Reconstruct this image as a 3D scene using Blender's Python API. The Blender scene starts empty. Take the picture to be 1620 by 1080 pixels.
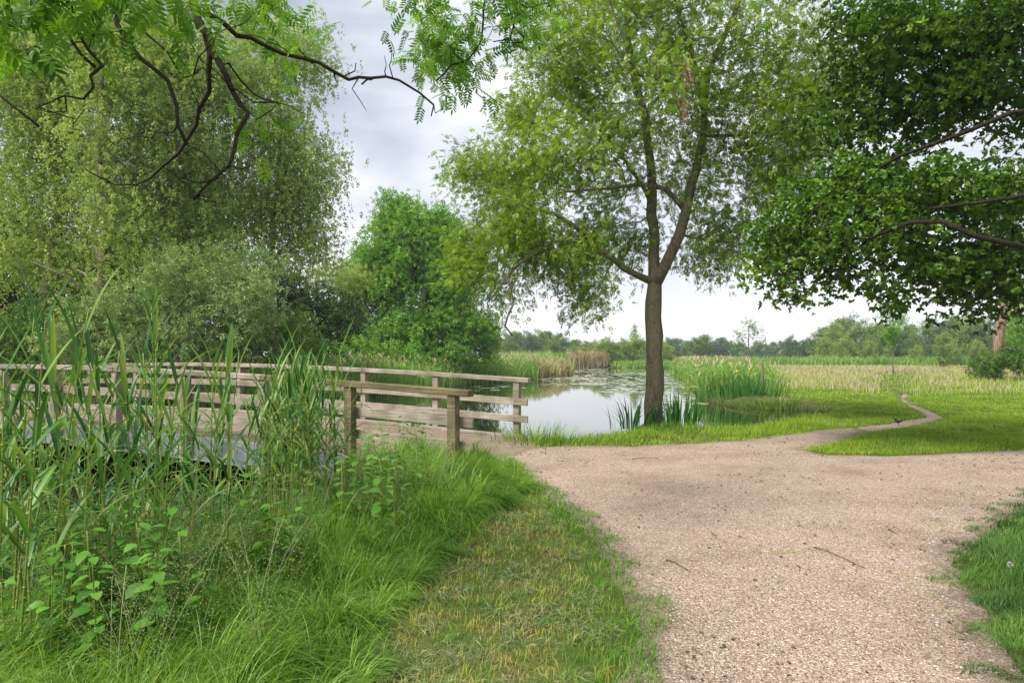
import bpy, math, random
import numpy as np
from mathutils import Vector

rng = np.random.default_rng(11)
random.seed(11)
S = bpy.context.scene
COL = S.collection
R = math.radians
F, CX, HZ, EYE = 1080.0, 810.0, 562.0, 1.6      # focal length / centre / horizon in photo pixels, eye height in m

# ------------------------------------------------------------------ camera
cd = bpy.data.cameras.new('camera')
cam = bpy.data.objects.new('camera', cd); COL.objects.link(cam)
cam.location = (0, 0, EYE); cam.rotation_euler = (R(90), 0, 0)
cd.sensor_width = 36; cd.lens = 24; cd.shift_y = 22 / 1620
cd.clip_start = .05; cd.clip_end = 3000
S.camera = cam

# ------------------------------------------------------------------ world: cloudy sky
SUN_EL, SUN_AZ = 52, -128          # azimuth measured from straight ahead, negative = left
wd = bpy.data.worlds.new('World'); S.world = wd; wd.use_nodes = True
nt = wd.node_tree; nt.nodes.clear()
N, L = nt.nodes.new, nt.links.new
out = N('ShaderNodeOutputWorld'); sky = N('ShaderNodeTexSky'); sky.sky_type = 'NISHITA'; sky.sun_disc = False
sky.sun_elevation = R(SUN_EL); sky.sun_rotation = R(SUN_AZ)
bg1 = N('ShaderNodeBackground'); bg1.inputs[1].default_value = .09; L(sky.outputs[0], bg1.inputs[0])
tc = N('ShaderNodeTexCoord'); mp = N('ShaderNodeMapping'); mp.inputs['Scale'].default_value = (1, 1, 2.6)
mp.inputs['Location'].default_value = (.35, .1, .4)
L(tc.outputs['Generated'], mp.inputs[0])
n1 = N('ShaderNodeTexNoise'); n1.inputs['Scale'].default_value = 2.3; n1.inputs['Detail'].default_value = 7; n1.inputs['Roughness'].default_value = .5
n1.inputs['Distortion'].default_value = .25
L(mp.outputs[0], n1.inputs[0])
rp = N('ShaderNodeValToRGB'); L(n1.outputs[0], rp.inputs[0])
e = rp.color_ramp.elements
e[0].position = .38; e[0].color = (.33, .38, .49, 1); e[1].position = .62; e[1].color = (.93, .94, .97, 1)
m_ = rp.color_ramp.elements.new(.5); m_.color = (.60, .64, .72, 1)
sp = N('ShaderNodeSeparateXYZ'); L(tc.outputs['Generated'], sp.inputs[0])
mr = N('ShaderNodeMapRange'); mr.inputs[1].default_value = .0; mr.inputs[2].default_value = .30; mr.inputs[3].default_value = .95; mr.inputs[4].default_value = 0
L(sp.outputs[2], mr.inputs[0])
mx = N('ShaderNodeMix'); mx.data_type = 'RGBA'; mx.inputs[7].default_value = (1.0, 1.0, 1.02, 1)
L(mr.outputs[0], mx.inputs[0]); L(rp.outputs[0], mx.inputs[6])
bg2 = N('ShaderNodeBackground'); bg2.inputs[1].default_value = .56; L(mx.outputs[2], bg2.inputs[0])
ms = N('ShaderNodeMixShader'); ms.inputs[0].default_value = .93
L(bg1.outputs[0], ms.inputs[1]); L(bg2.outputs[0], ms.inputs[2]); L(ms.outputs[0], out.inputs[0])

sl = bpy.data.lights.new('sun', 'SUN'); sl.energy = 2.6; sl.angle = R(20); sl.color = (1, .95, .86)
so = bpy.data.objects.new('sun', sl); COL.objects.link(so)
sd = Vector((math.sin(R(SUN_AZ)) * math.cos(R(SUN_EL)), math.cos(R(SUN_AZ)) * math.cos(R(SUN_EL)), math.sin(R(SUN_EL))))
so.rotation_euler = sd.to_track_quat('Z', 'Y').to_euler(); so.location = (0, 0, 40)

vs = S.view_settings; vs.view_transform = 'Standard'; vs.look = 'None'; vs.gamma = 1; vs.exposure = 1.15; vs.use_curve_mapping = False
S.render.engine = 'CYCLES'
S.cycles.use_denoising = True
S.cycles.max_bounces = 8; S.cycles.diffuse_bounces = 5; S.cycles.glossy_bounces = 2; S.cycles.transmission_bounces = 5
S.cycles.caustics_reflective = False; S.cycles.caustics_refractive = False

# ------------------------------------------------------------------ helpers
def P(u, v, Y):                      # photo pixel at depth Y -> world
    return np.array([(u - CX) * Y / F, Y, EYE - (v - HZ) * Y / F])
def G(u, v, z=0.):                   # photo pixel on the level z -> world x, y
    Y = (EYE - z) * F / (v - HZ)
    return ((u - CX) * Y / F, Y)
def nrm(a): return a / np.maximum(np.linalg.norm(a, axis=-1, keepdims=True), 1e-9)
def rn(*s): return rng.standard_normal(s)
def uni(a, b, n=None): return rng.uniform(a, b, n)

def tag(o, label=None, cat=None, group=None, kind=None):
    if label: o['label'] = label
    if cat: o['category'] = cat
    if group: o['group'] = group
    if kind: o['kind'] = kind
    return o
def empty(name, loc=(0, 0, 0), label=None, cat=None, group=None):
    o = bpy.data.objects.new(name, None); COL.objects.link(o); o.location = loc; o.empty_display_size = .2
    return tag(o, label, cat, group)

class Geo:
    """collects vertices, quads and tris with a per-vertex colour-variation value"""
    def __init__(s): s.V = []; s.Q = []; s.T = []; s.A = []; s.n = 0
    def add(s, V, Q=None, T=None, a=.5):
        V = np.asarray(V, float).reshape(-1, 3)
        if Q is not None and len(Q): s.Q.append(np.asarray(Q, int).reshape(-1, 4) + s.n)
        if T is not None and len(T): s.T.append(np.asarray(T, int).reshape(-1, 3) + s.n)
        s.V.append(V); s.A.append(np.broadcast_to(np.asarray(a, float), (len(V),)).copy()); s.n += len(V)
        return s
    def build(s, name, mat, parent=None, smooth=True, origin=(0, 0, 0)):
        V = np.concatenate(s.V) - np.asarray(origin, float); A = np.concatenate(s.A)
        Q = np.concatenate(s.Q) if s.Q else np.zeros((0, 4), int)
        T = np.concatenate(s.T) if s.T else np.zeros((0, 3), int)
        me = bpy.data.meshes.new(name)
        me.vertices.add(len(V)); me.vertices.foreach_set('co', V.astype(np.float32).ravel())
        li = np.concatenate([Q.ravel(), T.ravel()]).astype(np.int32)
        me.loops.add(len(li)); me.loops.foreach_set('vertex_index', li)
        nq, ntr = len(Q), len(T)
        me.polygons.add(nq + ntr)
        st = np.concatenate([np.arange(nq) * 4, nq * 4 + np.arange(ntr) * 3]).astype(np.int32)
        me.polygons.foreach_set('loop_start', st)
        me.polygons.foreach_set('use_smooth', np.full(nq + ntr, smooth))
        at = me.attributes.new('rnd', 'FLOAT', 'POINT'); at.data.foreach_set('value', A.astype(np.float32))
        me.update(calc_edges=True)
        me.materials.append(mat)
        o = bpy.data.objects.new(name, me); COL.objects.link(o)
        if parent is not None: o.parent = parent
        if origin != (0, 0, 0) and parent is None: o.location = origin
        return o

def mat(name):
    m = bpy.data.materials.new(name); m.use_nodes = True
    b = m.node_tree.nodes['Principled BSDF']
    return m, m.node_tree.nodes.new, m.node_tree.links.new, b, m.node_tree.nodes['Material Output']
def ramp(Nn, cols):
    r = Nn('ShaderNodeValToRGB'); e = r.color_ramp.elements
    while len(e) < len(cols): e.new(.5)
    for k, (p, c) in enumerate(cols): e[k].position = p; e[k].color = (*c, 1)
    return r
def leafmat(name, cols, tr=.35, rough=.5, tcol=(1.25, 1.2, .55), nscale=.6, namp=.35):
    m, Nn, Ll, b, o = mat(name)
    a = Nn('ShaderNodeAttribute'); a.attribute_name = 'rnd'
    g = Nn('ShaderNodeTexCoord'); no = Nn('ShaderNodeTexNoise'); no.inputs['Scale'].default_value = nscale; no.inputs['Detail'].default_value = 3
    Ll(g.outputs['Object'], no.inputs[0])
    mm = Nn('ShaderNodeMath'); mm.operation = 'MULTIPLY_ADD'; mm.inputs[1].default_value = namp * 2; Ll(no.outputs[0], mm.inputs[0])
    sb = Nn('ShaderNodeMath'); sb.operation = 'SUBTRACT'; sb.inputs[1].default_value = namp; Ll(a.outputs['Fac'], sb.inputs[0])
    Ll(sb.outputs[0], mm.inputs[2])
    n = len(cols); r = ramp(Nn, [(k / (n - 1), c) for k, c in enumerate(cols)])
    Ll(mm.outputs[0], r.inputs[0]); Ll(r.outputs[0], b.inputs['Base Color'])
    b.inputs['Roughness'].default_value = rough; b.inputs['Specular IOR Level'].default_value = .35
    if tr > 0:
        t = Nn('ShaderNodeBsdfTranslucent'); mu = Nn('ShaderNodeMix'); mu.data_type = 'RGBA'; mu.blend_type = 'MULTIPLY'; mu.inputs[0].default_value = 1
        Ll(r.outputs[0], mu.inputs[6]); mu.inputs[7].default_value = (*tcol, 1); Ll(mu.outputs[2], t.inputs[0])
        x = Nn('ShaderNodeMixShader'); x.inputs[0].default_value = tr
        Ll(b.outputs[0], x.inputs[1]); Ll(t.outputs[0], x.inputs[2]); Ll(x.outputs[0], o.inputs[0])
    return m
def bump(Nn, Ll, b, h, s=.5, d=.02):
    k = Nn('ShaderNodeBump'); k.inputs['Strength'].default_value = s; k.inputs['Distance'].default_value = d
    Ll(h, k.inputs['Height']); Ll(k.outputs[0], b.inputs['Normal'])
def barkmat(name, c0, c1, moss=None, sc=9, zs=.25):
    m, Nn, Ll, b, o = mat(name)
    g = Nn('ShaderNodeTexCoord'); mp = Nn('ShaderNodeMapping'); mp.inputs['Scale'].default_value = (1, 1, zs); Ll(g.outputs['Object'], mp.inputs[0])
    no = Nn('ShaderNodeTexNoise'); no.inputs['Scale'].default_value = sc; no.inputs['Detail'].default_value = 8; no.inputs['Roughness'].default_value = .7; Ll(mp.outputs[0], no.inputs[0])
    vo = Nn('ShaderNodeTexVoronoi'); vo.feature = 'DISTANCE_TO_EDGE'; vo.inputs['Scale'].default_value = sc * 2.4; Ll(mp.outputs[0], vo.inputs[0])
    vr = Nn('ShaderNodeMapRange'); vr.inputs[2].default_value = .12; Ll(vo.outputs[0], vr.inputs[0])
    mul = Nn('ShaderNodeMath'); mul.operation = 'MULTIPLY'; Ll(no.outputs[0], mul.inputs[0])
    ad = Nn('ShaderNodeMath'); ad.operation = 'MULTIPLY_ADD'; ad.inputs[1].default_value = .45; ad.inputs[2].default_value = .6; Ll(vr.outputs[0], ad.inputs[0]); Ll(ad.outputs[0], mul.inputs[1])
    r = ramp(Nn, [(.25, c0), (.62, c1)]); Ll(mul.outputs[0], r.inputs[0])
    src = r.outputs[0]
    if moss:
        n2 = Nn('ShaderNodeTexNoise'); n2.inputs['Scale'].default_value = 1.7; n2.inputs['Detail'].default_value = 5; Ll(g.outputs['Object'], n2.inputs[0])
        r2 = Nn('ShaderNodeMapRange'); r2.inputs[1].default_value = .45; r2.inputs[2].default_value = .68; r2.inputs[4].default_value = .7; Ll(n2.outputs[0], r2.inputs[0])
        x = Nn('ShaderNodeMix'); x.data_type = 'RGBA'; x.inputs[7].default_value = (*moss, 1); Ll(r2.outputs[0], x.inputs[0]); Ll(src, x.inputs[6]); src = x.outputs[2]
    Ll(src, b.inputs['Base Color']); b.inputs['Roughness'].default_value = .95; b.inputs['Specular IOR Level'].default_value = .2
    bump(Nn, Ll, b, mul.outputs[0], .9, .03)
    return m

# -------- leaf templates (x across, y along, z normal)
def T_simple(w=.3, f=.07, dr=.1):
    return np.array([[0, 0, 0], [-w, .45, f], [0, 1, -dr], [w, .45, f]], float), np.array([[0, 1, 2, 3]])
def T_merge(parts):
    V = []; Q = []; n = 0
    for v, q in parts: V.append(v); Q.append(q + n); n += len(v)
    return np.concatenate(V), np.concatenate(Q)
def T_place(t, o, d, nn, s):
    v, q = t; d = nrm(np.array(d, float)); x = nrm(np.cross(d, nn)); z = np.cross(x, d)
    return np.array(o) + s * (v[:, :1] * x + v[:, 1:2] * d + v[:, 2:] * z), q
def T_ash(pairs=4, lf=.38, w=.21):
    ps = []; lt = T_simple(w, .03, .1)
    for k in range(pairs):
        y = .25 + .6 * k / pairs; zz = -.25 * y * y
        for sx in (-1, 1): ps.append(T_place(lt, (0, y, zz), (sx * 1, .62, -.25), (0, 0, 1), lf * (1 - .15 * abs(k - 1))))
    ps.append(T_place(lt, (0, .9, -.2), (0, 1, -.45), (0, 0, 1), lf))
    r = .008
    ps.append((np.array([[-r, 0, 0], [r, 0, 0], [r, .95, -.22], [-r, .95, -.22]]), np.array([[0, 1, 2, 3]])))
    return T_merge(ps)
def T_leaf2(w, n=4, lob=0., fold=.08, dr=.15):       # longer blade of n cross-sections, two sides
    t = np.linspace(0, 1, n + 1); ww = w * np.sin(np.pi * np.clip(t, .02, 1) ** .8) ** .8
    if lob: ww = ww * (1 + lob * np.where(np.arange(n + 1) % 2 == 0, -1, 1))
    ww[0] = .012; ww[-1] = 0.004
    V = []; Q = []
    for k in range(n + 1):
        z = -dr * t[k] ** 2
        V += [[-ww[k], t[k], z + fold * ww[k] / w], [0, t[k], z], [ww[k], t[k], z + fold * ww[k] / w]]
    for k in range(n):
        a = 3 * k; Q += [[a, a + 1, a + 4, a + 3], [a + 1, a + 2, a + 5, a + 4]]
    return np.array(V, float), np.array(Q)
def T_oak():
    ps = []
    for k in range(6):
        a = k * 1.05 + .3; ps.append(T_place(T_leaf2(.3, 4, .32, .05, .2), (0, .05 * k / 6, 0), (math.cos(a), .35 + .3 * (k % 2), math.sin(a) * .6), (0, .4, 1), .75 + .25 * (k % 3) / 2))
    return T_merge(ps)
def T_tuft(n=5, w=.22):
    ps = []
    for k in range(n):
        a = k * 2.4; ps.append(T_place(T_simple(w, .06, .15), (0, .12 * k, 0), (math.cos(a) * .8, .6, math.sin(a) * .8), (0, .3, 1), .55))
    return T_merge(ps)
ASH, OAK, TUFT = T_ash(), T_oak(), T_tuft()
LEAF = T_simple(.3)

def inst(geo, tmpl, O, D, Nn, Sc, a):
    v, q = tmpl; n = len(O); k = len(v)
    D = nrm(D); X = nrm(np.cross(D, Nn)); Z = np.cross(X, D)
    Sc = np.broadcast_to(np.asarray(Sc, float), (n,))
    V = O[:, None] + Sc[:, None, None] * (v[None, :, :1] * X[:, None] + v[None, :, 1:2] * D[:, None] + v[None, :, 2:] * Z[:, None])
    Q = (q[None] + (np.arange(n) * k)[:, None, None]).reshape(-1, 4)
    geo.add(V.reshape(-1, 3), Q, None, np.repeat(np.broadcast_to(np.asarray(a, float), (n,)), k))

def blades(geo, B, h, w, bend, ang=None, seg=3, a=None, up=.45, flat=None, roll=0):
    """arching grass blades: B bases (n,3), h length, w width, bend 0..1.2"""
    n = len(B)
    h = np.broadcast_to(np.asarray(h, float), (n,)); w = np.broadcast_to(np.asarray(w, float), (n,)); bend = np.broadcast_to(np.asarray(bend, float), (n,))
    if ang is None: ang = uni(0, 2 * np.pi, n)
    if a is None: a = uni(0, 1, n)
    ld = np.stack([np.cos(ang), np.sin(ang), np.zeros(n)], 1)
    fa = ang + np.pi / 2 + uni(-.7, .7, n)
    sd = np.stack([np.cos(fa), np.sin(fa), np.zeros(n)], 1)
    rows = []
    for k in range(seg + 1):
        t = k / seg
        p = B + ld * (h * bend * .8 * t ** 1.8)[:, None]; p = p.copy(); p[:, 2] += h * (t * (1 - .12 * bend) - up * bend * t ** 2.3)
        ww = w * .5 * (1 - t) ** .55 * (.75 + .6 * min(t * 3, 1) * (1 - t)) if k < seg else 0
        if k < seg: rows.append(p - sd * np.reshape(ww, (-1, 1))); rows.append(p + sd * np.reshape(ww, (-1, 1)))
        else: rows.append(p)
    k = len(rows); V = np.stack(rows, 1).reshape(-1, 3); base = (np.arange(n) * k)[:, None]
    Q = [base + np.array([[2 * i, 2 * i + 1, 2 * i + 3, 2 * i + 2]]) for i in range(seg - 1)]
    Q = np.concatenate(Q) if Q else None
    T = base + np.array([[k - 3, k - 2, k - 1]])
    geo.add(V, Q, T, np.repeat(a, k))

def tube(geo, pts, rad, sides=6, a=.5, cap=True):
    pts = np.asarray(pts, float); rad = np.broadcast_to(np.asarray(rad, float), (len(pts),))
    t = nrm(np.gradient(pts, axis=0)); up = np.array([0, 0, 1.]) if abs(t[0][2]) < .9 else np.array([1., 0, 0])
    x = nrm(np.cross(t[0], up)); V = []; an = np.arange(sides) * 2 * np.pi / sides; c, s = np.cos(an)[:, None], np.sin(an)[:, None]
    for k in range(len(pts)):
        x = nrm(x - t[k] * np.dot(x, t[k])); y = np.cross(t[k], x)
        V.append(pts[k] + rad[k] * (c * x + s * y))
    n = len(pts); i = np.arange(sides); j = (i + 1) % sides
    Q = np.concatenate([np.stack([i + k * sides, j + k * sides, j + (k + 1) * sides, i + (k + 1) * sides], 1) for k in range(n - 1)])
    V = np.concatenate(V); T = None
    if cap:
        V = np.concatenate([V, pts[:1], pts[-1:]]); c0 = n * sides
        T = np.concatenate([np.stack([j, i, np.full(sides, c0)], 1), np.stack([i + (n - 1) * sides, j + (n - 1) * sides, np.full(sides, c0 + 1)], 1)])
    geo.add(V, Q, T, a)

def smooth_line(pts, step):
    pts = np.asarray(pts, float)
    if len(pts) < 3:
        n = max(2, int(np.linalg.norm(pts[-1] - pts[0]) / step) + 1); return pts[0] + (pts[-1] - pts[0]) * np.linspace(0, 1, n)[:, None]
    q = np.vstack([2 * pts[0] - pts[1], pts, 2 * pts[-1] - pts[-2]]); o = []
    for k in range(1, len(q) - 2):
        n = max(1, int(np.linalg.norm(q[k + 1] - q[k]) / step))
        for i in range(n):
            t = i / n
            o.append(.5 * ((2 * q[k]) + (-q[k - 1] + q[k + 1]) * t + (2 * q[k - 1] - 5 * q[k] + 4 * q[k + 1] - q[k + 2]) * t * t + (-q[k - 1] + 3 * q[k] - 3 * q[k + 1] + q[k + 2]) * t ** 3))
    o.append(q[-2]); return np.array(o)

def grow(limbs, targets, step=.35, tip=.006, ex=2.5, wig=.04, sag=0., tubecap=.0):
    """limbs: [(points, r0, r1)], the first one is the trunk; every later limb springs from the nearest node.
    Twigs are then led from the nearest wood to every target.  Returns Geo of wood and twig directions."""
    pos = []; par = []; mr = []
    for k, (pts, r0, r1) in enumerate(limbs):
        L_ = smooth_line(pts, step); n = len(L_); L_[1:-1] += rn(n - 2, 3) * wig * min(1, step) if n > 2 else 0
        rr = np.linspace(r0, r1, n)
        if k == 0: prev = -1; st = 0
        else:
            A = np.array(pos); d = np.linalg.norm(A - L_[0], axis=1); prev = int(np.argmin(d)); st = 0 if d[prev] > step * .4 else 1
        for i in range(st, n):
            pos.append(L_[i]); par.append(prev); mr.append(rr[i]); prev = len(pos) - 1
    nl = len(pos)
    A = np.zeros((nl + len(targets) * 14 + 10, 3)); A[:nl] = pos; n = nl
    dep = np.zeros(len(A)); 
    tg = np.asarray(targets, float).reshape(-1, 3)
    if len(tg):
        d0 = np.min(np.linalg.norm(tg[:, None] - A[None, :nl], axis=2), axis=1)
        order = np.argsort(d0)
    else: order = []
    tdir = np.zeros((len(tg), 3))
    for ti in order:
        t = tg[ti]; d = np.linalg.norm(A[:n] - t, axis=1)
        k = int(np.argmin(d + .12 * dep[:n])); dist = d[k]
        m = int(min(12, max(1, dist / step))); s = A[k].copy(); prev = k
        off = rn(3) * .10 * dist; off[2] += dist * .08
        for i in range(1, m + 1):
            f = i / m; q = s + (t - s) * f + off * math.sin(f * math.pi)
            if i < m: q = q + rn(3) * wig * dist * .25
            A[n] = q; dep[n] = dep[prev] + dist / m; par.append(prev); mr.append(0); prev = n; n += 1
        tdir[ti] = nrm(A[n - 1] - A[par[n - 1]])
    A = A[:n]; par = np.array(par); acc = np.zeros(n); hasc = np.zeros(n, bool)
    rad = np.zeros(n)
    for i in range(n - 1, -1, -1):
        if not hasc[i]: acc[i] = tip ** ex
        rad[i] = acc[i] ** (1 / ex)
        if i < nl: rad[i] = mr[i] if mr[i] > 0 else rad[i]
        if par[i] >= 0: acc[par[i]] += acc[i]; hasc[par[i]] = True
    rad[nl:] = np.minimum(rad[nl:], .09)
    ch = {}
    for i in range(n):
        if par[i] >= 0: ch.setdefault(int(par[i]), []).append(i)
    g = Geo(); stack = [0]
    while stack:
        i = stack.pop(); chain = [i] if par[i] < 0 else [int(par[i]), i]
        cur = i
        while cur in ch:
            c = sorted(ch[cur], key=lambda z: -rad[z] - (10 if z < nl else 0)); stack += c[1:]; cur = c[0]; chain.append(cur)
        pp = A[chain]; rr = rad[chain].copy(); rr = np.where(rr > .08, rr * (1 + .045 * rn(len(rr))), rr)
        if par[i] >= 0: rr[0] = min(rr[0], rr[1] * 1.25)
        rm = rr.max()
        if len(pp) > 1: tube(g, pp, rr, 12 if rm > .1 else 7 if rm > .03 else 4 if rm > .012 else 3, .5, cap=rm > .012)
    return g, tg, tdir

def blob_targets(blobs, k=1.):
    """blobs: (u, v, Y, ru, rv, rd_metres, count): crown lobes; targets sampled inside, denser to the skin"""
    o = []
    for (u, v, Y, ru, rv, rd, n) in blobs:
        n = max(1, int(n * k)); c = P(u, v, Y); d = nrm(rn(n, 3)); r = uni(0, 1, n) ** .45
        o.append(c + d * r[:, None] * np.array([ru * Y / F, rd, rv * Y / F]))
    return np.concatenate(o)
def world_blobs(bl):
    o = []
    for (x, y, z, rx, ry, rz, n) in bl:
        d = nrm(rn(n, 3)); r = uni(0, 1, n) ** .45; o.append(np.array([x, y, z]) + d * r[:, None] * np.array([rx, ry, rz]))
    return np.concatenate(o)

def foliage(tg, td, tmpl, per, spread, size, droop=.3, upn=1., svar=.3, center=None, clump=.22):
    g = Geo(); n = len(tg)
    if center is None: center = tg.mean(0)
    O = np.repeat(tg, per, 0) + np.clip(rn(n * per, 3), -1.9, 1.9) * spread
    outw = nrm(O - center); D = np.repeat(td, per, 0) * .4 + rn(n * per, 3) * .75 + outw * .35; D[:, 2] -= droop
    Nn = rn(n * per, 3) * .6; Nn[:, 2] += upn
    a = np.repeat(uni(0, 1, n), per) * clump * 2 + uni(0, 1, n * per) * (1 - clump * 2)
    inst(g, tmpl, O, D, Nn, size * (1 + svar * uni(-1, 1, n * per)), a)
    return g
def weeping(tg, per, length, nleaf, leaf, spread=.25):
    g = Geo(); n = len(tg) * per; O = np.repeat(tg, per, 0) + rn(n, 3) * spread
    ln = uni(length * .2, length, n); ang = uni(0, 6.28, n); out_ = np.stack([np.cos(ang), np.sin(ang)], 1) * uni(.05, .3, n)[:, None]
    ca = np.repeat(uni(0, 1, len(tg)), per)
    for k in range(nleaf):
        t = (k + uni(0, 1, n)) / nleaf; p = O.copy(); p[:, :2] += out_ * (t ** .6)[:, None] * ln[:, None]; p[:, 2] -= ln * t ** 1.3
        D = rn(n, 3) * .6; D[:, 2] -= .8; p += rn(n, 3) * .035
        inst(g, T_simple(.38), p, D, rn(n, 3) + [0, 0, .2], leaf * uni(.7, 1.3, n), ca * .5 + uni(0, 1, n) * .5)
    # hanging threads of bark
    return g

def sdist(poly, X, Y):
    """signed distance, negative inside"""
    poly = np.asarray(poly, float); x = X.ravel(); y = Y.ravel(); d = np.full(x.shape, 1e9); ins = np.zeros(x.shape, bool)
    for k in range(len(poly)):
        ax, ay = poly[k]; bx, by = poly[(k + 1) % len(poly)]; ex, ey = bx - ax, by - ay
        t = np.clip(((x - ax) * ex + (y - ay) * ey) / (ex * ex + ey * ey + 1e-12), 0, 1)
        d = np.minimum(d, np.hypot(x - ax - t * ex, y - ay - t * ey))
        c = ((ay > y) != (by > y)) & (x < (bx - ax) * (y - ay) / (by - ay + 1e-12) + ax); ins ^= c
    return np.where(ins, -d, d).reshape(np.shape(X))
_fr = rng.uniform(0, 6.28, (9, 2)); _fd = rng.uniform(0, 6.28, 9)
def wn(x, y, s, o=0):                # cheap smooth noise about -1..1
    r = 0
    for k in range(4):
        f = (1.0 + .73 * k) / s; a = _fd[(k + o) % 9] + k * 1.3
        r = r + np.sin(f * (x * np.cos(a) + y * np.sin(a)) * 2.1 + _fr[(k + o) % 9, 0]) * np.cos(f * (y * np.cos(a) - x * np.sin(a)) * 1.7 + _fr[(k + o) % 9, 1])
    return r / 2

# ------------------------------------------------------------------ plan of the place
WZ = -.35
BD = np.array([-.91, .415]); BD /= np.linalg.norm(BD); BN = np.array([-BD[1], BD[0]]) * -1   # bridge direction, normal (away)
if BN[1] < 0: BN = -BN
B0 = np.array([-.76, 9.37]); BW = 3.62                                  # near rail first post, width
POND = [(-.5, 13.9), (.5, 13.5), (1.3, 13.9), (2.2, 14.8), (2.8, 15.8), (3.3, 16.5), (3.9, 16.6), (4.2, 15.5), (4.9, 15.5), (5.6, 16.1), (6.4, 17.2), (7.2, 18.4), (8.3, 19.7), (9.6, 20.9), (10.4, 22.6), (9.9, 24.2), (8.2, 25.6), (7.9, 28.5), (9.5, 36), (12.6, 50), (16.5, 72), (25.2, 100),
        (25, 106), (9, 108), (7.6, 95), (6.9, 78), (5.2, 68), (-.5, 50), (-4.3, 41), (-7.4, 31.5), (-8.9, 25.4), (-10.6, 20.4), (-11.0, 18.7), (-6, 16.2), (-2.2, 14.5)]
DITCH = [(-2.0, 12.9), (-10.8, 17.2), (-13.2, 15.6), (-14.5, 11), (-15, 5), (-15, -2), (-8, -2), (-5.6, 1), (-4.0, 3.2), (-3.0, 5.2), (-2.6, 7.0), (-2.7, 9.4), (-2.9, 10.6)]
path_px = [(790, 704), (830, 709), (900, 706), (1000, 707), (1100, 702), (1180, 697), (1250, 688), (1300, 681), (1352, 676), (1366, 684), (1320, 698), (1262, 711), (1300, 720), (1400, 723), (1500, 719), (1620, 713), (1900, 709),
           (2400, 706), (2400, 770), (1800, 768), (1680, 778), (1600, 800), (1555, 835), (1490, 872), (1490, 905), (1530, 965), (1565, 1040), (1590, 1110), (1640, 1400), (900, 1400), (985, 1150), (1015, 1070), (1045, 1010), (1005, 930), (962, 858), (905, 803), (850, 768), (800, 735), (745, 722)]
PATH = [G(u, v) for u, v in path_px]
trail_px = [(1340, 677), (1400, 670), (1440, 663), (1462, 659), (1452, 651), (1436, 643), (1423, 634), (1422, 627), (1430, 621), (1438, 624), (1434, 632), (1445, 639), (1466, 647), (1486, 655), (1496, 661), (1480, 668), (1430, 677), (1375, 684)]
TRAIL = [G(u, v) for u, v in trail_px]

def zg(x, y):
    x = np.asarray(x, float); y = np.asarray(y, float)
    dp = np.minimum(sdist(PATH, x, y), sdist(TRAIL, x, y))
    rough = np.clip(dp / .8, 0, 1)
    z = rough * (.035 * wn(x, y, 1.1) + .03 * wn(x, y, 3.7, 3)) 
    # bank round the lone tree is a little raised, far meadow level
    z += .14 * np.exp(-((x - 3.4) ** 2 / 3.5 + (y - 15.6) ** 2 / .8)) * rough
    d1 = sdist(POND, x, y); z = np.minimum(z, np.interp(d1, [-3, -.7, 0, .3, .9, 1.0], [-1.4, -.8, -.38, -.17, 0, 9]))
    d2 = sdist(DITCH, x, y); z = np.minimum(z, np.interp(d2, [-1.6, -.7, 0, .5, .55], [-.72, -.6, -.3, -.02, 9]))
    return z

# ------------------------------------------------------------------ materials
def groundmat():
    m, Nn, Ll, b, o = mat('soil_and_turf')
    g = Nn('ShaderNodeTexCoord'); n1 = Nn('ShaderNodeTexNoise'); n1.inputs['Scale'].default_value = .5; n1.inputs['Detail'].default_value = 9; n1.inputs['Roughness'].default_value = .7; Ll(g.outputs['Object'], n1.inputs[0])
    r = ramp(Nn, [(.3, (.05, .055, .022)), (.5, (.085, .105, .03)), (.7, (.15, .15, .065))]); Ll(n1.outputs[0], r.inputs[0])
    a = Nn('ShaderNodeAttribute'); a.attribute_name = 'rnd'
    x = Nn('ShaderNodeMix'); x.data_type = 'RGBA'; Ll(a.outputs['Fac'], x.inputs[0]); Ll(r.outputs[0], x.inputs[6]); x.inputs[7].default_value = (.006, .005, .003, 1); b.inputs['Specular IOR Level'].default_value = .08
    Ll(x.outputs[2], b.inputs['Base Color']); b.inputs['Roughness'].default_value = 1
    n2 = Nn('ShaderNodeTexNoise'); n2.inputs['Scale'].default_value = 14; n2.inputs['Detail'].default_value = 6; Ll(g.outputs['Object'], n2.inputs[0]); bump(Nn, Ll, b, n2.outputs[0], .8, .05)
    return m
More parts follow.
